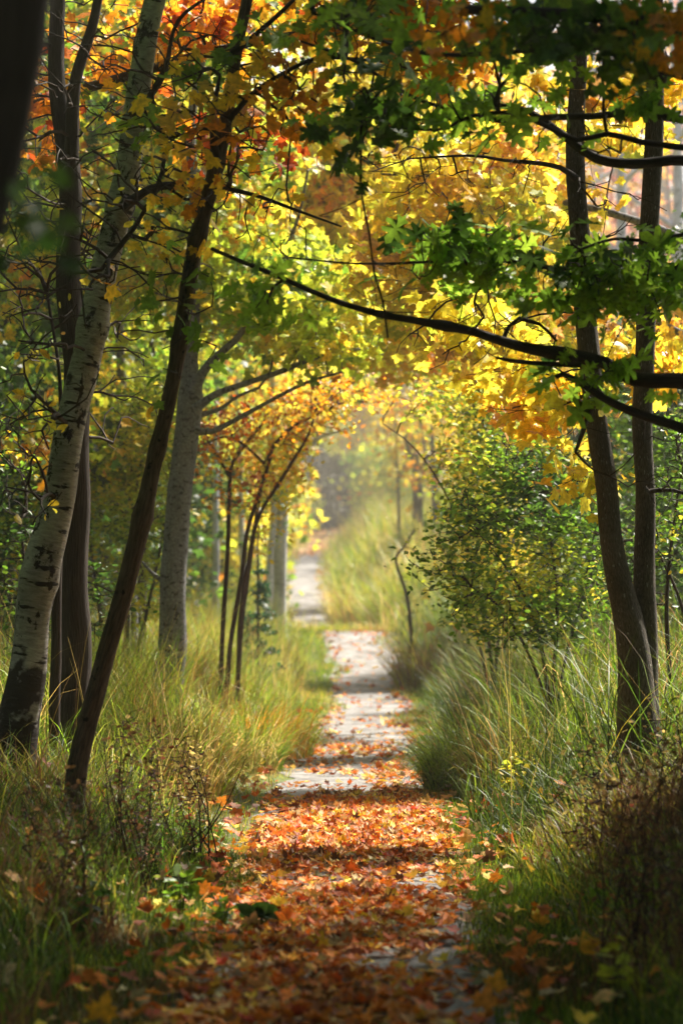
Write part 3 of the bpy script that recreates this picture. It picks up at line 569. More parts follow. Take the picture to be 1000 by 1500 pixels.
# small multi-stemmed trees with red-orange leaves
b = base_at(333, 30); t = Tree('small_tree', 'small many stemmed tree with rusty orange leaves beside the grey trunk', 'tree', b)
t.stem([(325, 960, 9), (328, 900, 9), (334, 800, 8), (336, 720, 8), (340, 680, 7), (365, 645, 6), (385, 620, 5)], d=30, mat=B_RED, to_ground=True)
t.stem([(336, 960, 9), (345, 900, 9), (356, 830, 8), (362, 780, 8), (380, 720, 7), (395, 675, 7), (400, 655, 7), (430, 625, 6), (480, 600, 4)], d=29.8, mat=B_RED, to_ground=True)
t.stem([(350, 955, 8), (353, 900, 8), (364, 820, 7), (380, 755, 6), (410, 705, 7), (450, 640, 5), (462, 600, 3)], d=29.5, mat=B_RED, to_ground=True)
t.stem([(336, 700, 6), (318, 665, 5), (300, 640, 4)], part='limb', d=30, mat=B_RED)
t.stem([(388, 680, 6), (355, 650, 5), (330, 640, 4), (300, 650, 3)], part='limb', d=29.6, mat=B_RED)
t.grow(blob_targets([(410, 605, 135, 50, 29.5, 1.1, 130), (350, 680, 80, 70, 29.6, .9, 70), (490, 575, 100, 30, 29, .9, 80), (300, 640, 50, 60, 29.5, .8, 40)]), mat=B_RED, step=.1, wig=.5)
t.leaves(6, .055, [(2, RED), (4, ORA), (1.4, GOLD), (.8, YEL)], OVAL, spread=.10)
b = base_at(395, 31); t = Tree('small_tree', 'slim stemmed sapling with yellow lower leaves behind the rusty orange tree', 'tree', b)
t.stem([(352, 940, 9), (362, 850, 9), (372, 780, 8), (385, 700, 6), (400, 640, 4)], d=31.5, mat=B_RED, to_ground=True)
t.grow(blob_targets([(410, 700, 45, 50, 31, .7, 50), (380, 760, 50, 50, 31, .7, 25), (430, 650, 40, 40, 31, .6, 40)]), mat=B_RED, step=.1, wig=.5)
t.leaves(7, .06, [(3, YEL), (2, GOLD), (1, LIME)], OVAL, spread=.1)

# pale twin trunks at the bend
b = base_at(405, 47); t = Tree('tree', 'pale blue grey twin trunks beside the bend of the path', 'tree', b)
t.stem([(410, 905, 24), (410, 850, 22), (412, 780, 21), (414, 735, 20), (425, 660, 14), (450, 610, 11), (500, 570, 8), (560, 540, 5)], d=47, mat=B_PALE, to_ground=True, step=.12)
t.stem([(393, 905, 20), (396, 850, 18), (400, 790, 16), (402, 730, 15), (395, 640, 12), (400, 560, 9), (380, 450, 6)], d=47.6, mat=B_PALE, to_ground=True, part='trunk', step=.12)
t.stem([(420, 690, 9), (440, 670, 8), (470, 640, 7), (520, 625, 5)], part='limb', d=46.8, mat=B_PALE)
t.grow(blob_targets([(420, 620, 90, 60, 47, 1.5, 80), (500, 550, 90, 40, 47, 2, 80), (400, 690, 45, 60, 46, 1, 50), (400, 450, 120, 120, 48, 2, 130)]), mat=B_TWIGG, step=.22, wig=.4, tipr=.004)
t.leaves(7, .10, [(1, GRN), (3, LIME), (3, YEL), (2, GOLD), (2, ORA)], MAPLE_S, spread=.22)

# thin back trunks on the shaded side
for k, (px, d, wd, tp, lab) in enumerate([(188, 33, 22, 170, 'grey thin trunk in the gap behind the slanting dark trunk'), (204, 34, 17, 230, 'brown slim trunk close behind the grey trunk'),
                                     (150, 36, 14, 140, 'slender trunk far back in the shaded wood behind the birch'), (312, 44, 13, 320, 'whitish slim trunk in the wood behind the rusty orange tree'), (352, 50, 12, 345, 'thin pale trunk deep in the wood just right of the whitish slim trunk')]):
    b = base_at(px, d); t = Tree('tree', lab, 'tree', b)
    t.stem([(px, 980, wd * 1.1), (px + 4, 850, wd), ((px + tp) / 2, 600, wd * .8), (tp, 350, wd * .6), (tp - 10, 120, wd * .4)], d=d, mat=[B_GREY, B_DARK, B_DARK, B_PALE, B_PALE][k], to_ground=True, step=.15)
    t.grow(blob_targets([(tp, 420, 110, 170, d, 1.5, 110), (px, 620, 80, 110, d, 1, 50)]), mat=B_TWIG, step=.2, wig=.5, tipr=.003)
    t.leaves(6, .085, P_YG, MAPLE_S, spread=.16)

# twin trunk, right
b = base_at(930, 18); t = Tree('maple_tree', 'brown twin trunk forking at the ground among tall grass', 'tree', b)
t.stem([(934, 1120, 78), (931, 1040, 66), (926, 960, 56), (914, 880, 49), (893, 780, 41), (884, 700, 40), (874, 620, 40), (866, 540, 40), (858, 450, 38), (856, 380, 36), (852, 300, 34), (847, 210, 33), (845, 130, 30), (840, 0, 27), (850, -180, 22)], d=18, mat=B_MAPLE, to_ground=True, rough=.07, step=.05, sides=26)
t.stem([(942, 1110, 60), (942, 1020, 52), (943, 930, 44), (944, 830, 39), (943, 720, 35), (943, 600, 35), (946, 480, 35), (949, 380, 35), (953, 280, 35), (958, 180, 33), (958, 60, 28), (965, -150, 20)], d=18.1, mat=B_MAPLE, to_ground=True, rough=.07, step=.05, sides=26)
t.stem([(845, 262, 14), (820, 245, 9), (780, 238, 8), (740, 235, 6), (690, 228, 5), (600, 232, 3)], part='limb', d=17.8, mat=B_DARK)
t.stem([(850, 420, 14), (820, 400, 9), (780, 385, 7), (720, 370, 5), (660, 352, 3)], part='limb', d=17.8, mat=B_DARK)
t.stem([(945, 470, 10), (900, 450, 6), (870, 442, 4), (840, 445, 3)], part='limb', d=17.9, mat=B_TWIGG)
t.stem([(868, 590, 12), (850, 640, 8), (842, 662, 6), (870, 690, 3)], part='limb', d=17.8, mat=B_DARK)
t.stem([(950, 720, 9), (985, 718, 7), (1030, 735, 4)], part='limb', d=18, mat=B_DARK)
t.grow(blob_targets([(760, 560, 100, 70, 18.6, .7, 46), (820, 600, 60, 60, 18.6, .5, 28), (900, 130, 110, 40, 18.5, .7, 40), (960, 540, 60, 40, 18.8, .5, 30), (700, 470, 120, 60, 18.6, .6, 30), (860, 700, 80, 40, 18.3, .4, 10), ('w', 3.2, 19.5, 7.4, 2, 2, 1.2, 120)]), mat=B_TWIG, step=.09, wig=.5)
t.leaves(5, .098, P_GOLD, MAPLE, spread=.09)

t.grow(blob_targets([(720, 330, 170, 120, 17.6, .4, 60), (620, 240, 130, 60, 17.6, .3, 26), (700, 500, 130, 70, 17.5, .4, 36), (900, 330, 90, 110, 17.4, .3, 40), (960, 660, 50, 120, 17.6, .3, 26)]), mat=B_TWIG, step=.1, wig=.35, tipr=.0026, name='bare_twigs')

# oak beyond the frame: its limbs and leaves reach in from the right
b = (3.35, 14.8, gzf(3.35, 14.8)); t = Tree('oak_tree', 'oak whose long dark limb sweeps in across the twin trunk, with green lobed leaves', 'tree', b)
t.stem([(3.35, 14.8, -.1, .26), (3.4, 14.8, 1.5, .22), (3.3, 14.8, 3.2, .20), (3.4, 14.9, 5.2, .16), (3.5, 15, 7.5, .10)], mat=B_DARK, step=.15)
t.stem([(1441, 650, 40, 14.8), (1250, 600, 36), (1100, 570, 32), (1000, 558, 27), (930, 556, 25), (885, 532, 22), (830, 520, 21), (780, 512, 19), (735, 500, 17), (690, 485, 15), (650, 477, 15), (600, 468, 12), (560, 461, 11), (500, 444, 10), (450, 424, 9), (400, 402, 9), (355, 384, 8), (310, 364, 7)], part='limb', d=14.6, mat=B_DARK, rough=.12, step=.05,
       knots=[((652, 478, 14.6), .35), ((818, 520, 14.6), .3), ((560, 461, 14.6), .2)])
t.stem([(1441, 860, 26, 14.8), (1250, 780, 24), (1100, 670, 22), (1000, 628, 18), (950, 612, 16), (895, 590, 14), (850, 562, 12), (822, 548, 10), (812, 553, 8)], part='limb', d=14.4, mat=B_DARK, rough=.12, step=.05)
t.stem([(1441, 480, 17, 14.82), (1200, 420, 14), (1080, 402, 12), (1000, 392, 11), (900, 385, 10), (820, 393, 9), (760, 385, 8), (700, 376, 7), (620, 384, 5), (520, 386, 4), (420, 377, 3)], part='limb', d=14.75, mat=B_DARK, rough=.1, step=.05)
t.stem([(1441, 360, 15, 14.82), (1150, 300, 12), (1050, 330, 9), (960, 352, 8), (900, 350, 6), (850, 365, 5)], part='limb', d=14.6, mat=B_DARK)
t.stem([(850, 535, 11), (800, 533, 9), (760, 530, 8), (726, 524, 6)], part='limb', d=14.5, mat=B_DARK)
t.stem([(1441, 360, 27, 14.82), (1200, 300, 24), (1050, 255, 20), (1000, 235, 18), (930, 240, 18), (875, 232, 17), (835, 205, 15), (790, 172, 12), (760, 158, 9), (700, 150, 6)], part='limb', d=15.2, mat=B_DARK, rough=.12)
t.stem([(1441, 260, 25, 14.82), (1200, 200, 22), (1060, 182, 17), (1000, 175, 15), (930, 165, 15), (870, 170, 13), (800, 172, 12), (740, 178, 9), (660, 160, 8), (600, 140, 7), (520, 90, 6), (440, 60, 4)], part='limb', d=14.9, mat=B_DARK, rough=.1)
t.stem([(1441, 300, 21, 14.82), (1200, 240, 18), (1060, 222, 13), (1000, 216, 12), (940, 208, 11), (890, 196, 10), (845, 205, 9), (800, 185, 9), (750, 165, 8), (690, 170, 7), (640, 190, 5), (560, 185, 3)], part='limb', d=14.2, mat=B_DARK, rough=.1)
t.stem([(1441, 190, 25, 14.82), (1200, 130, 22), (1050, 120, 16), (960, 100, 14), (880, 70, 11), (760, 75, 9), (640, 80, 8), (560, 60, 6), (460, 20, 5)], part='limb', d=13.4, mat=B_DARK, rough=.1)
t.stem([(560, 130, 6), (532, 170, 5), (528, 230, 5), (530, 290, 4), (540, 340, 4), (548, 400, 4), (560, 440, 4), (568, 495, 4)], part='limb', d=14.2, mat=B_DARK, rough=.05)
t.stem([(735, 500, 9), (745, 478, 7), (760, 466, 8), (790, 475, 7), (815, 500, 5)], part='limb', d=14.7, mat=B_DARK)
t.grow(blob_targets([(690, 360, 105, 45, 14.8, .4, 44), (850, 395, 90, 55, 14.6, .4, 34), (385, 445, 35, 28, 14.7, .2, 10), (545, 140, 50, 80, 14.2, .3, 18), (800, 30, 230, 65, 13.8, .8, 58), (560, 15, 160, 50, 13.4, .8, 26), (960, 60, 90, 80, 13.8, .7, 26), (525, 180, 30, 60, 14, .3, 9), (955, 420, 70, 60, 14.6, .4, 34), (850, 540, 80, 35, 14.5, .2, 10), (700, 150, 200, 50, 14.4, .5, 26)]), mat=B_TWIG, step=.08, wig=.45, tipr=.0034)
t.leaves(3, .14, [(1, DGRN), (3, (.20, .36, .03)), (5, (.32, .52, .04))], OAK, spread=.11, keep=lambda p: (CH + (HOR * 0) + 0 * p[:, 0] > 0) & ((p[:, 2] - CH) * F / p[:, 1] < HOR - 120) | (rng.random(len(p)) < .45))
tt = t
t.grow(blob_targets([(800, 190, 200, 80, 14.6, .5, 70), (600, 220, 130, 90, 14.5, .4, 36), (650, 430, 160, 60, 14.5, .3, 36), (430, 330, 90, 70, 14.6, .3, 16)]), mat=B_TWIG, step=.1, wig=.35, tipr=.0022, name='bare_twigs')
t.grow(blob_targets([('w', 1.0, 17.3, 7.2, 1.2, 2.6, .7, 380)]), mat=B_TWIG, step=.16, wig=.3, name='added_shade_branching')  # canopy patch added out of view to shade the verge below the birch
t.leaves(7, .15, [(3, DGRN), (4, GRN)], OAK, spread=.16, name='added_shade_foliage')
# crown added unseen above and beside the frame to shade the foreground
t.grow(blob_targets([('w', 3.2, 13.8, 7.0, 3.6, 4.0, 1.4, 600), ('w', 5.4, 16.5, 6.8, 2.4, 4.0, 1.4, 800), ('w', 1.2, 14.5, 6.6, 2.2, 2.8, .9, 420)]), mat=B_TWIG, step=.16, wig=.4, name='added_shade_branching')
t.leaves(7, .15, [(3, DGRN), (4, GRN)], OAK, spread=.16, name='added_shade_foliage')

# maple with orange leaves close by, overhanging the top of the picture
b = (-3.7, 21, gzf(-3.7, 21)); t = Tree('maple_tree', 'orange leaved maple hanging into the top of the view behind the birch', 'tree', b)
t.stem([(-3.7, 21, -.1, .17), (-3.65, 21, 2.2, .14), (-3.5, 21, 4.4, .11), (-3.3, 21, 6.5, .06)], mat=B_DARK)
t.stem([(-3.5, 21, 4.2, .06), (-2.6, 21, 5.0, .045), (-1.4, 20.8, 5.4, .035), (-.3, 20.5, 5.6, .025), (.6, 20, 5.5, .015)], part='limb', mat=B_DARK)
t.grow(blob_targets([(230, 60, 150, 70, 21, .7, 70), (350, 210, 110, 60, 20.6, .5, 26), (330, 10, 150, 40, 20.8, .7, 50), (70, 160, 70, 110, 21, .6, 30), (590, 20, 160, 45, 16, .5, 70), (640, 100, 90, 25, 16, .4, 22), ('w', -2.2, 20.5, 6.8, 1.6, 1.6, .5, 110)]), mat=B_TWIG, step=.1, wig=.35)
t.leaves(5, .085, [(1, GRN), (2, GOLD), (5, ORA), (2, RED)], MAPLE, spread=.09)
b = (2.7, 11.9, gzf(2.7, 11.9)); t = Tree('maple_tree', 'maple with scattered orange and green leaves hanging blurred above the twin trunk', 'tree', b)
t.stem([(2.7, 11.9, -.1, .16), (2.65, 12, 2.2, .13), (2.6, 12, 4.2, .10), (2.3, 12.2, 6.2, .05)], mat=B_DARK)
t.stem([(2.65, 12, 3.3, .06), (2.0, 12, 3.85, .045), (1.2, 12, 4.0, .03), (.5, 12, 4.05, .02)], part='limb', mat=B_DARK)
t.grow(blob_targets([(850, 40, 160, 50, 12, .4, 44), (930, 80, 80, 60, 12, .4, 18), (740, 50, 120, 50, 12, .4, 26), ('w', 2.2, 12.5, 5.6, 1.8, 2, .8, 120)]), mat=B_TWIG, step=.09, wig=.5)
t.leaves(4, .07, [(2, DGRN), (3, GRN), (1, GOLD), (3, ORA)], MAPLE, spread=.08)

# golden maples over the path
b = base_at(1130, 25); t = Tree('maple_tree', 'golden leaved maple filling the space behind the twin trunk', 'tree', b)
t.stem([(1130, 1000, 50), (1120, 700, 46), (1100, 400, 42), (1060, 100, 34), (1020, -200, 24)], d=25, mat=B_GREY, to_ground=True)
t.stem([(1100, 400, 20), (950, 330, 15), (800, 290, 11), (650, 260, 8), (560, 255, 4)], part='limb', d=24.6, mat=B_GREY)
t.stem([(1110, 560, 16), (980, 480, 12), (850, 440, 9), (700, 430, 5)], part='limb', d=24.4, mat=B_GREY)
t.grow(blob_targets([(700, 300, 200, 120, 24.8, 1.6, 320), (800, 520, 130, 75, 24, 1, 130), (640, 420, 140, 110, 24.4, 1.4, 180), (720, 200, 140, 60, 25, 1.4, 130), (960, 500, 60, 50, 24.6, .9, 30), (500, 20, 250, 70, 26, 1, 110), (900, 190, 80, 25, 25, .6, 30)]), mat=B_TWIG, step=.12, wig=.4)
t.leaves(7, .092, P_GOLD, MAPLE, spread=.15)
b = base_at(745, 33); t = Tree('maple_tree', 'yellow maple arching over the middle of the path behind the leafy bush', 'tree', b)
t.stem([(745, 960, 26), (740, 760, 24), (720, 560, 21), (690, 380, 18), (640, 200, 12), (600, 20, 7)], d=33, mat=B_GREY, to_ground=True)
t.stem([(700, 430, 12), (600, 350, 9), (500, 300, 6), (420, 280, 3)], part='limb', d=32.7, mat=B_GREY)
t.stem([(722, 560, 9), (660, 490, 7), (600, 470, 5), (540, 480, 3)], part='limb', d=32.5, mat=B_GREY)
t.grow(blob_targets([(560, 330, 180, 130, 32.6, 2, 520), (470, 200, 160, 110, 33, 2, 300), (620, 120, 200, 90, 33.5, 2, 300), (600, 500, 150, 45, 32.3, 1.5, 170), (720, 580, 90, 40, 32.2, 1.2, 60)]), mat=B_TWIG, step=.15, wig=.4, tipr=.003)
t.leaves(8, .105, P_YEL, MAPLE, spread=.18)
b = base_at(-120, 29); t = Tree('maple_tree', 'amber leaved maple in the wood behind the birch and the dark trunk', 'tree', b)
t.stem([(-120, 1000, 36), (-90, 700, 33), (-40, 400, 28), (20, 150, 22), (60, -100, 14)], d=29, mat=B_DARK, to_ground=True)
t.stem([(-40, 420, 14), (100, 330, 10), (220, 260, 7), (330, 240, 4)], part='limb', d=28.8, mat=B_DARK)
t.grow(blob_targets([(200, 200, 200, 170, 29, 2, 330), (80, 420, 130, 130, 29, 1.6, 170), (330, 260, 120, 110, 29, 1.5, 160), (230, 0, 220, 70, 29, 1.5, 170), (60, 620, 100, 80, 29, 1.2, 60)]), mat=B_TWIG, step=.14, wig=.4, tipr=.003)
t.leaves(7, .10, [(2, DGRN), (3, GRN), (3, LIME), (2, YEL), (2, GOLD), (2, ORA)], MAPLE, spread=.17)

# ---------------------------------------------------------------- shrubs
def shrub(name, label, px, d, stems, blobs, per, size, pal, tm=OVAL, mat=B_TWIG, tipr=.0024, spread=.08, wig=.5, step=.09, hang=.1):
    b = base_at(px, d); t = Tree(name, label, 'shrub' if 'brush' not in name else 'dry brush', b)
    for st in stems: t.stem(st, part='stem', d=d, mat=mat, to_ground=True, sides=7, rough=.05)
    t.grow(blob_targets(blobs), mat=mat, step=step, wig=wig, tipr=tipr)
    if per: t.leaves(per, size, pal, tm, spread=spread, hang=hang)
    return t
shrub('shrub', 'leafy green bush between the pale grass and the twin trunk', 790, 22.5,
      [[(800, 1000, 8), (780, 900, 6), (740, 830, 4), (700, 780, 2)], [(810, 1000, 8), (815, 880, 6), (800, 760, 4), (770, 680, 2)], [(790, 1000, 6), (740, 900, 4), (690, 860, 2)], [(820, 1000, 6), (850, 880, 4), (870, 780, 2)]],
      [(800, 700, 90, 50, 22.8, .8, 150), (740, 670, 70, 40, 22.3, .7, 70), (850, 760, 70, 60, 22.9, .7, 110), (750, 760, 70, 40, 22.3, .6, 90), (690, 730, 50, 60, 22.2, .5, 50), (830, 860, 85, 90, 22.7, .7, 230), (760, 900, 110, 60, 22.3, .6, 170), (690, 840, 90, 60, 22.5, .6, 90), (640, 800, 60, 40, 22.5, .4, 20)], 8, .05, [(2, DGRN), (4, GRN), (3, LIME), (.7, YEL)], spread=.09)
shrub('shrub', 'airy yellow bush with tiny leaves arching toward the path beyond the green bush', 700, 28,
      [[(720, 980, 7), (700, 860, 6), (660, 740, 4), (610, 660, 3), (560, 620, 2)], [(725, 980, 6), (740, 820, 4), (730, 700, 3), (700, 600, 2)], [(705, 960, 5), (670, 850, 3), (640, 790, 2)]],
      [(725, 650, 90, 80, 28, 1, 300), (710, 740, 70, 70, 28, 1, 190), (740, 580, 110, 50, 28.5, 1, 180), (640, 580, 80, 30, 28, 1, 60), (665, 670, 50, 60, 28, 1, 40), (720, 850, 80, 90, 28, .8, 260)], 9, .052, [(2, GRN), (3, LIME), (4, YEL), (2, GOLD), (.6, ORA)], spread=.09)
shrub('shrub', 'bright lime green bush seen between the birch and the grey trunk', 170, 30,
      [[(180, 1000, 10), (190, 860, 8), (200, 720, 5), (220, 620, 3)], [(160, 1000, 10), (140, 850, 7), (120, 700, 4)], [(190, 1000, 8), (230, 830, 5), (250, 700, 3)]],
      [(190, 710, 80, 130, 30, 1, 460), (120, 650, 90, 120, 30.4, 1, 300), (225, 620, 60, 90, 30, .9, 200), (60, 780, 90, 130, 30, .9, 240), (180, 860, 80, 60, 30.3, .8, 110)], 9, .06, [(1.5, GRN), (5, LIME), (2, YEL)], spread=.08)
shrub('shrub', 'dark tangled understorey bush behind the foot of the birch', 30, 22,
      [[(30, 1050, 10), (40, 900, 7), (30, 760, 4)], [(60, 1050, 9), (100, 900, 5), (130, 820, 3)]],
      [(40, 850, 80, 110, 22, .6, 120), (140, 880, 60, 70, 22, .6, 60), (20, 650, 60, 120, 22, .5, 70)], 3, .05, [(3, DGRN), (3, GRN), (1, GOLD)], spread=.08)
shrub('shrub', 'green bush with fine twigs rising beyond the twin trunk at the frame edge', 985, 20.5,
      [[(985, 1050, 10), (975, 900, 8), (985, 780, 5), (1000, 680, 3)], [(1010, 1050, 9), (1000, 900, 6), (960, 800, 4)]],
      [(980, 760, 60, 110, 20.5, .5, 120), (910, 830, 60, 90, 20.8, .4, 90), (990, 640, 40, 60, 20.5, .4, 50)], 4, .045, [(3, DGRN), (3, GRN), (1, YEL)], spread=.07)
# crooked bare sapling near the bend
b = base_at(603, 42); t = Tree('sapling', 'crooked bare sapling rising from brownish grass where the path bends', 'sapling', b)
t.stem([(604, 960, 8), (598, 890, 7), (592, 860, 6), (580, 820, 5), (592, 800, 4), (607, 775, 3)], d=42, mat=B_TWIG, to_ground=True)
t.grow(blob_targets([(600, 850, 30, 60, 42, .4, 14), (620, 800, 30, 30, 42, .3, 6)]), step=.12, wig=.6, tipr=.003)
# slender trees beyond the mound
for px, wd, lab in [(613, 19, 'slender grey tree standing alone above the grassy mound'), (638, 13, 'thinner pale tree close behind the slender grey one'), (585, 6, 'faint whip thin tree nearest the dark hollow')]:
    d = 66 + (px % 7); b = base_at(px, d); t = Tree('tree', lab, 'tree', b)
    t.stem([(px, 850, wd), (px - 1, 760, wd), (px - 2, 700, wd * .9), (px - 6, 640, wd * .6), (px - 4, 560, wd * .4)], d=d, mat=B_GREY, to_ground=True, step=.2)
    t.stem([(px - 2, 705, wd * .6), (px + 14, 660, wd * .4), (px + 26, 610, wd * .3)], part='limb', d=d, mat=B_GREY)
    t.stem([(px - 2, 690, wd * .5), (px - 18, 650, wd * .4), (px - 24, 600, wd * .25)], part='limb', d=d, mat=B_GREY)
    t.grow(blob_targets([(px, 610, 50, 60, d, 1.5, 60), (px + 10, 690, 45, 40, d, 1.2, 16)]), mat=B_TWIGG, step=.3, wig=.4, tipr=.006)
    t.leaves(5, .12, [(1, LIME), (2, YEL), (2, GOLD), (2, ORA)], MAPLE_S, spread=.28)
# small dark spruce behind the rusty tree
b = base_at(378, 38); t = Tree('spruce_sapling', 'small dark green spruce half hidden behind the rusty orange tree', 'tree', b)
t.stem([(378, 940, 6), (378, 860, 5), (378, 760, 2)], d=38, mat=B_DARK, to_ground=True)
tg = []
for k in range(60):
    z = rng.random(); a = rng.random() * 6.283; r = .42 * (1 - z * .85); tg.append([b[0] + r * math.cos(a), b[1] + r * math.sin(a), b[2] + .2 + z * 1.6])
t.grow(np.array(tg), step=.08, wig=.1, up=-.1, tipr=.002)
t.leaves(40, .045, [(3, (.02, .09, .03)), (1, (.04, .13, .04))], BLOB, spread=.035)

# dry brush and weeds in the shaded foreground
def brush(px, d, pxs, top, n, label, leafp=1, mat=B_RED, pal=None, wpx=60):
    st = []
    for q in range(int(n * 1.6)):
        x0 = px + rng.normal(0, wpx * .5); x1 = x0 + rng.normal(0, 45); h = top + abs(rng.normal(0, 60)); bot = HOR + (CH - .1) / d * F
        st.append([(x0, bot, 3, d), ((x0 + x1) / 2 + rng.normal(0, 10), (bot + h) / 2, 2.2, d), (x1, h, 1.2, d)])
    bot = HOR + (CH - .1) / d * F
    return shrub('dry_brush', label, px, d, st, [(px, (bot + top) / 2 - 20, pxs, (bot - top) / 2 + 10, d, .35, 44 * n)], leafp, .028, pal or [(3, G_BRN), (2, (.12, .07, .04)), (1, G_GREEN)], mat=mat, tipr=.0012, step=.05, wig=.8, spread=.04)
brush(935, 11.6, 75, 1130, 10, 'reddish brown dry brush beside the path in the shaded corner, thickest')
brush(1000, 10.6, 60, 1080, 8, 'tall dark dry brush cut by the frame edge below the twin trunk')
brush(870, 14.5, 60, 1080, 9, 'fine brown brush in front of the foot of the twin trunk', pal=[(3, G_BRN), (2, G_STRAW), (1, G_GREEN)])
brush(985, 15, 60, 1020, 8, 'straw brown brush hugging the twin trunk on its outer side', pal=[(3, G_BRN), (2, G_STRAW), (1, G_GREEN)])
brush(205, 14.5, 60, 1060, 9, 'dry brown stalks hanging over the grass beside the slanting trunk foot', pal=[(3, G_BRN), (2, (.2, .08, .04)), (1, G_STRAW)])
brush(90, 13, 70, 1150, 8, 'dark brush in deep shade at the birch foot')
brush(275, 16.5, 40, 1090, 6, 'wispy reddish stalks reaching toward the fallen leaves', pal=[(3, (.3, .09, .03)), (2, G_STRAW)])
def weed(px, d, h, pal, label, size=.05, nst=4):
    b = base_at(px, d); t = Tree('weed_plant', label, 'plant', b)
    for q in range(nst):
        a = rng.random() * 6.283; r = h * .25; x, y = b[0], b[1]
        t.stem([(x, y, b[2] - .02, .003), (x + r * .4 * math.cos(a), y + r * .4 * math.sin(a), b[2] + h * .6, .0025), (x + r * math.cos(a), y + r * math.sin(a), b[2] + h * (1 - .1 * q), .0012)], part='stem', mat=B_TWIG, sides=5, rough=0, step=.04)
    P = np.array(t.P); k = P[:, 2] > b[2] + h * .25
    t.E = P[k]; t.EP2 = P[k]; t.leaves(2, size, pal, OVAL, spread=.012, hang=.2, curl=.3)
weed(745, 19.5, .48, [(3, YEL), (2, LIME)], 'tall weed with pale yellow leaves in front of the mixed grass clump', .055, 5)
weed(770, 20.2, .42, [(3, LIME), (1, YEL)], 'lime leaved weed just behind the yellow one', .055, 4)
weed(265, 13.6, .32, [(3, GRN), (1, LIME)], 'low green leafy weed in shade under the dry stalks', .06, 5)
weed(330, 13.3, .16, [(3, GRN), (2, DGRN)], 'small green weed at the litter edge on the shaded side', .05, 5)
weed(372, 13.2, .13, [(3, DGRN)], 'dark broad leaved plant at the path edge among orange leaves', .09, 4)
weed(130, 12.5, .3, [(3, DGRN), (1, GRN)], 'dark green weed below the birch foot', .06, 5)
weed(890, 12.8, .3, [(3, GRN), (1, LIME)], 'green weed with a few round leaves amid reddish brown brush', .05, 4)
weed(900, 10.6, .28, [(3, DGRN), (1, LIME)], 'shaded weed in the nearest corner beside the brush', .06, 4)

b = V3(245, 1207, 15.2); bz = gzf(b[0], 15.2)
o = Tubes(); P_ = np.array([[b[0] - .34, 15.5, bz + .16], [b[0] - .2, 15.35, bz + .10], [b[0] - .05, 15.25, bz + .07], [b[0] + .12, 15.2, bz + .05]]); o.add(catmull(P_, .04), np.linspace(.008, .003, len(catmull(P_, .04))), 7, .1)
tag(o.build('fallen_twig', B_TWIG), 'thin dark broken twig lying on the shaded grass, pointing toward the leaf litter', 'twig')

# ================================================================ FAR TREES
def far_proto(name, label, pal, H, crown, nleaf, mat, per=14, lsz=.17, low=.2):
    t = Tree(name, label, 'tree', (0, 0, 0), 'far trees')
    r = .011 * H
    t.stem([(0, 0, -.4, r * 1.3), (.1, .05, H * .25, r), (-.1, .1, H * .55, r * .7), (.15, 0, H * .85, r * .35), (.1, 0, H, r * .1)], mat=mat, step=.5, sides=10)
    for q in range(5):
        a = q * 2.4; z = H * (.3 + .1 * q); L = crown * .8
        t.stem([(0, 0, z, r * .4), (L * .5 * math.cos(a), L * .5 * math.sin(a), z + L * .35, r * .25), (L * math.cos(a), L * math.sin(a), z + L * .6, r * .1)], part='limb', mat=mat, step=.5, sides=6)
    bl = []
    for q in range(9):
        z = H * (low + (1 - low) * (q + .5) / 9); rr = crown * (.55 + .45 * math.sin(math.pi * (q + .7) / 9.5)); a = q * 2.1
        bl.append(('w', rr * .35 * math.cos(a), rr * .35 * math.sin(a), z, rr * .8, rr * .8, H * .09, nleaf // 9))
    t.grow(blob_targets(bl), mat=mat, step=.5, wig=.4, tipr=.006, maxr=.06)
    if per: t.leaves(per, lsz, pal, MAPLE_S if lsz < .2 else BLOB, spread=.38, noise_s=.5)
    return t.root
G = 'woodland trees beyond the bend'
far = {
 'gold': far_proto('far_tree', '', [(2, LIME), (4, YEL), (3, GOLD), (1, ORA)], 13, 3.0, 540, B_GREY),
 'lime': far_proto('far_tree', '', [(2, GRN), (4, LIME), (3, YEL)], 12, 3.0, 540, B_GREY),
 'orange': far_proto('far_tree', '', [(1, LIME), (2, YEL), (3, GOLD), (3, ORA), (1, RED)], 11, 2.7, 480, B_GREY),
 'green': far_proto('far_tree', '', [(3, DGRN), (4, GRN), (2, LIME)], 14, 3.2, 540, B_DARK),
 'pink': far_proto('far_tree', '', [(2, (.55, .22, .16)), (2, PEACH), (2, (.40, .16, .13))], 12, 2.6, 260, B_PALE, per=6),
 'bare': far_proto('far_tree', '', None, 17, 2.8, 460, B_PALE, per=0),
 'bush': far_proto('far_bush', '', [(2, GRN), (4, LIME), (3, YEL), (1, ORA)], 4, 1.9, 220, B_TWIG, low=.05),
 'dark': far_proto('far_bush', '', [(4, (.022, .026, .010)), (1, (.05, .045, .02))], 5.5, 2.4, 300, B_DARK, low=.03, per=18),  # near black leaf colour paints the shade of the far hollow
 'shade': far_proto('far_tree', '', [(3, DGRN), (3, GRN)], 13, 3.2, 620, B_DARK, per=26, lsz=.19, low=.2),
 'thicket': far_proto('far_tree', '', [(4, (.03, .06, .012)), (3, DGRN), (1, GRN)], 9, 2.6, 620, B_DARK, per=14, lsz=.13, low=.04),
}
fused = set(); words = {'shade': 'dense dark green', 'thicket': 'bushy deep green', 'gold': 'golden leaved', 'lime': 'lime green leaved', 'orange': 'orange leaved', 'green': 'dark green', 'pink': 'thin crowned russet pink', 'bare': 'bare grey', 'bush': 'yellow green', 'dark': 'shade coloured, almost black'}
seen = {}
QUEUE = []
def put(kind, px, d, sc, where): QUEUE.append((kind, px, d, sc, where))
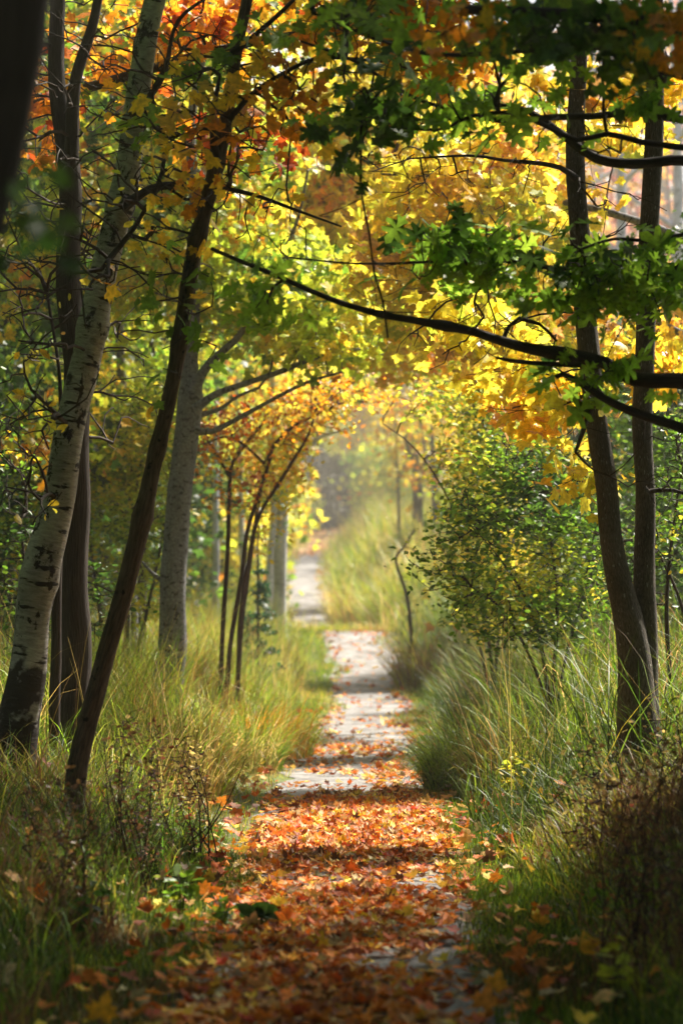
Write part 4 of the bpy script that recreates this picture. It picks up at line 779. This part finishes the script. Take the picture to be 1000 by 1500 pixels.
ORD = ['nearest', 'second nearest', 'third nearest', 'fourth nearest', 'fifth nearest', 'sixth nearest', 'seventh nearest', 'eighth nearest', 'ninth nearest', 'tenth nearest', 'eleventh nearest', 'twelfth nearest']
def flush():
    cnt = {}
    for q in sorted(QUEUE, key=lambda q: abs(q[1] - 470)):
        k = (q[0], q[4]); i = cnt.get(k, 0); cnt[k] = i + 1; place(*q, ORD[min(i, 11)])
def place(kind, px, d, sc, extra, nth, dz=0):
    x = (px - 500) / F * d; loc = (x, d, gzf(x, d) - .1 + dz); rz = rng.random() * 6.283
    o = far[kind]; where = extra
    lab = f"{words[kind]} {'bush' if kind in ('bush', 'dark') else 'tree'} {where}"
    g = G + ', ' + lab; lab = lab + ', ' + nth + ' the path'
    if kind in fused: c = copy_thing(o, loc, rz, sc, lab, g)
    else: fused.add(kind); o.location = loc; o.rotation_euler = (0, 0, rz); o.scale = (sc,) * 3; o['label'] = lab; o['group'] = g; c = o
    c['category'] = 'bush' if kind in ('bush', 'dark') else 'tree'
# rows either side of the path, near to far
L_ = 'in the wood on the birch side'; R_ = 'in the wood beyond the twin trunk'; M_ = 'far up the rise'
for k, px, d, s in [('lime', 120, 44, .8), ('green', -40, 46, .9), ('gold', 250, 52, .85), ('lime', 30, 56, .9), ('orange', 330, 60, .75), ('gold', 160, 66, 1.), ('lime', 300, 74, 1.), ('green', 60, 78, 1.1), ('gold', 370, 84, 1.05), ('lime', 200, 92, 1.2), ('bush', 330, 58, .8), ('bush', 250, 60, .9), ('bush', 150, 50, .9), ('bush', 60, 48, .9)]: put(k, px, d, s, L_)
for k, px, d, s in [('gold', 790, 46, .5), ('lime', 1010, 46, .5), ('bush', 760, 44, .75), ('bush', 870, 42, .9), ('bush', 980, 40, .9), ('bare', 905, 58, .8), ('bare', 985, 64, .9), ('pink', 985, 70, .9), ('pink', 870, 74, .75), ('gold', 810, 75, .7), ('bare', 940, 78, 1.), ('bush', 720, 64, .65), ('bush', 780, 68, .9), ('bush', 900, 66, 1.2), ('orange', 730, 84, .5), ('bare', 850, 84, 1.), ('lime', 680, 96, .55), ('bare', 1000, 92, 1.1), ('pink', 870, 98, 1.1)]: put(k, px, d, s, R_)
for k, px, d, s in [('dark', 455, 136, .68), ('dark', 482, 139, .66), ('dark', 438, 140, .75), ('dark', 505, 142, .62), ('bush', 545, 132, .8), ('bush', 580, 122, .8), ('bush', 425, 130, .7), ('bush', 400, 118, .8), ('gold', 530, 142, .5), ('lime', 475, 150, .6), ('orange', 430, 148, .5), ('bush', 520, 170, 1.2), ('bare', 560, 150, 1.), ('bare', 590, 135, .9), ('bare', 528, 165, 1.), ('bare', 500, 158, .9), ('orange', 600, 150, .8), ('gold', 555, 185, 1.2), ('lime', 500, 190, 1.3), ('orange', 450, 175, 1.3), ('gold', 400, 165, 1.3), ('gold', 620, 170, 1.4), ('lime', 680, 150, 1.4), ('gold', 340, 150, 1.4), ('orange', 270, 160, 1.4), ('lime', 200, 150, 1.4), ('bare', 740, 140, 1.3), ('gold', 800, 160, 1.4), ('bare', 880, 150, 1.3), ('pink', 950, 140, 1.3), ('green', 120, 170, 1.5), ('gold', 40, 160, 1.5),
                   ('gold', 480, 230, 2.), ('lime', 560, 240, 2.1), ('green', 400, 240, 2.), ('gold', 640, 235, 2.), ('lime', 720, 230, 2.), ('bare', 800, 230, 2.), ('gold', 320, 230, 2.), ('lime', 240, 235, 2.), ('green', 160, 240, 2.), ('gold', 80, 235, 2.), ('bare', 880, 240, 2.), ('pink', 960, 235, 2.), ('green', 0, 240, 2.), ('lime', 1010, 240, 2.)]: put(k, px, d, s, M_)

for px, d, s in [(-30, 31, .9), (60, 36, .95), (150, 42, .9), (225, 47, .75)]: put('thicket', px, d, s, L_)
for px, d, s in [(840, 112, 1.7), (905, 118, 1.8), (965, 112, 1.7), (1010, 125, 1.9)]: put('pink', px, d, s, R_)
for px, d, s in [(870, 105, 1.4), (925, 100, 1.35), (990, 104, 1.4), (820, 120, 1.5), (945, 125, 1.6)]: put('bare', px, d, s, R_)
for px, d, s in [(960, 31, .5), (1060, 29, .55), (880, 36, .45), (800, 38, .38)]: put('thicket', px, d, s, R_)
flush()
ENC = [(-6.5, -3), (-5.0, 2.5), (-5.2, 8.5), (-5.4, 13.0), (-6.2, 17.5), (-8, 22), (-4.4, 5.8), (4.8, 4.6), (-8.5, 11), (-9, 16), (6.5, -3), (5.8, 2.5), (6.6, 7.5), (6.4, 12.5), (7.2, 16.5), (-2.5, -7), (2.5, -8), (0, -13), (-11, 4), (11, 6), (-12, 14), (11.5, 13)]  # unseen trees put in around the camera to cut sky light and shade the foreground
fused.add('shade'); far['shade'].location = (-7.5, 27, gzf(-7.5, 27)); tag(far['shade'], 'unseen dense green shade tree, outermost on the birch side', 'tree', 'unseen shade trees around the viewpoint')
for k, (x, y) in enumerate(ENC):
    c = copy_thing(far['shade'], (x, y, gzf(x, y)), k * 1.3, .85 + .12 * (k % 3), 'unseen leafy green tree of the wood round the viewpoint, added to cut sky light', 'unseen shade trees around the viewpoint'); c['category'] = 'tree'
# ---------------------------------------------------------------- thin autumn air
HAZE = .0013
m = bpy.data.materials.new('haze'); m.use_nodes = True; n = m.node_tree.nodes; n.remove(n['Principled BSDF'])
v = n.new('ShaderNodeVolumePrincipled'); v.inputs['Color'].default_value = (1, .93, .80, 1); v.inputs['Density'].default_value = HAZE; v.inputs['Anisotropy'].default_value = .45
m.node_tree.links.new(v.outputs[0], n['Material Output'].inputs['Volume'])
x0, x1, y0, y1, z0, z1 = -620, 620, -25, 2010, -2, 60
vv = [(x, y, z) for x in (x0, x1) for y in (y0, y1) for z in (z0, z1)]
ff = [(0, 1, 3, 2), (4, 6, 7, 5), (0, 4, 5, 1), (2, 3, 7, 6), (0, 2, 6, 4), (1, 5, 7, 3)]
o = newmesh('haze', vv, np.array(ff).ravel(), np.arange(6) * 4, m); tag(o, 'thin pale autumn haze along the woodland path', 'haze', kind='stuff')
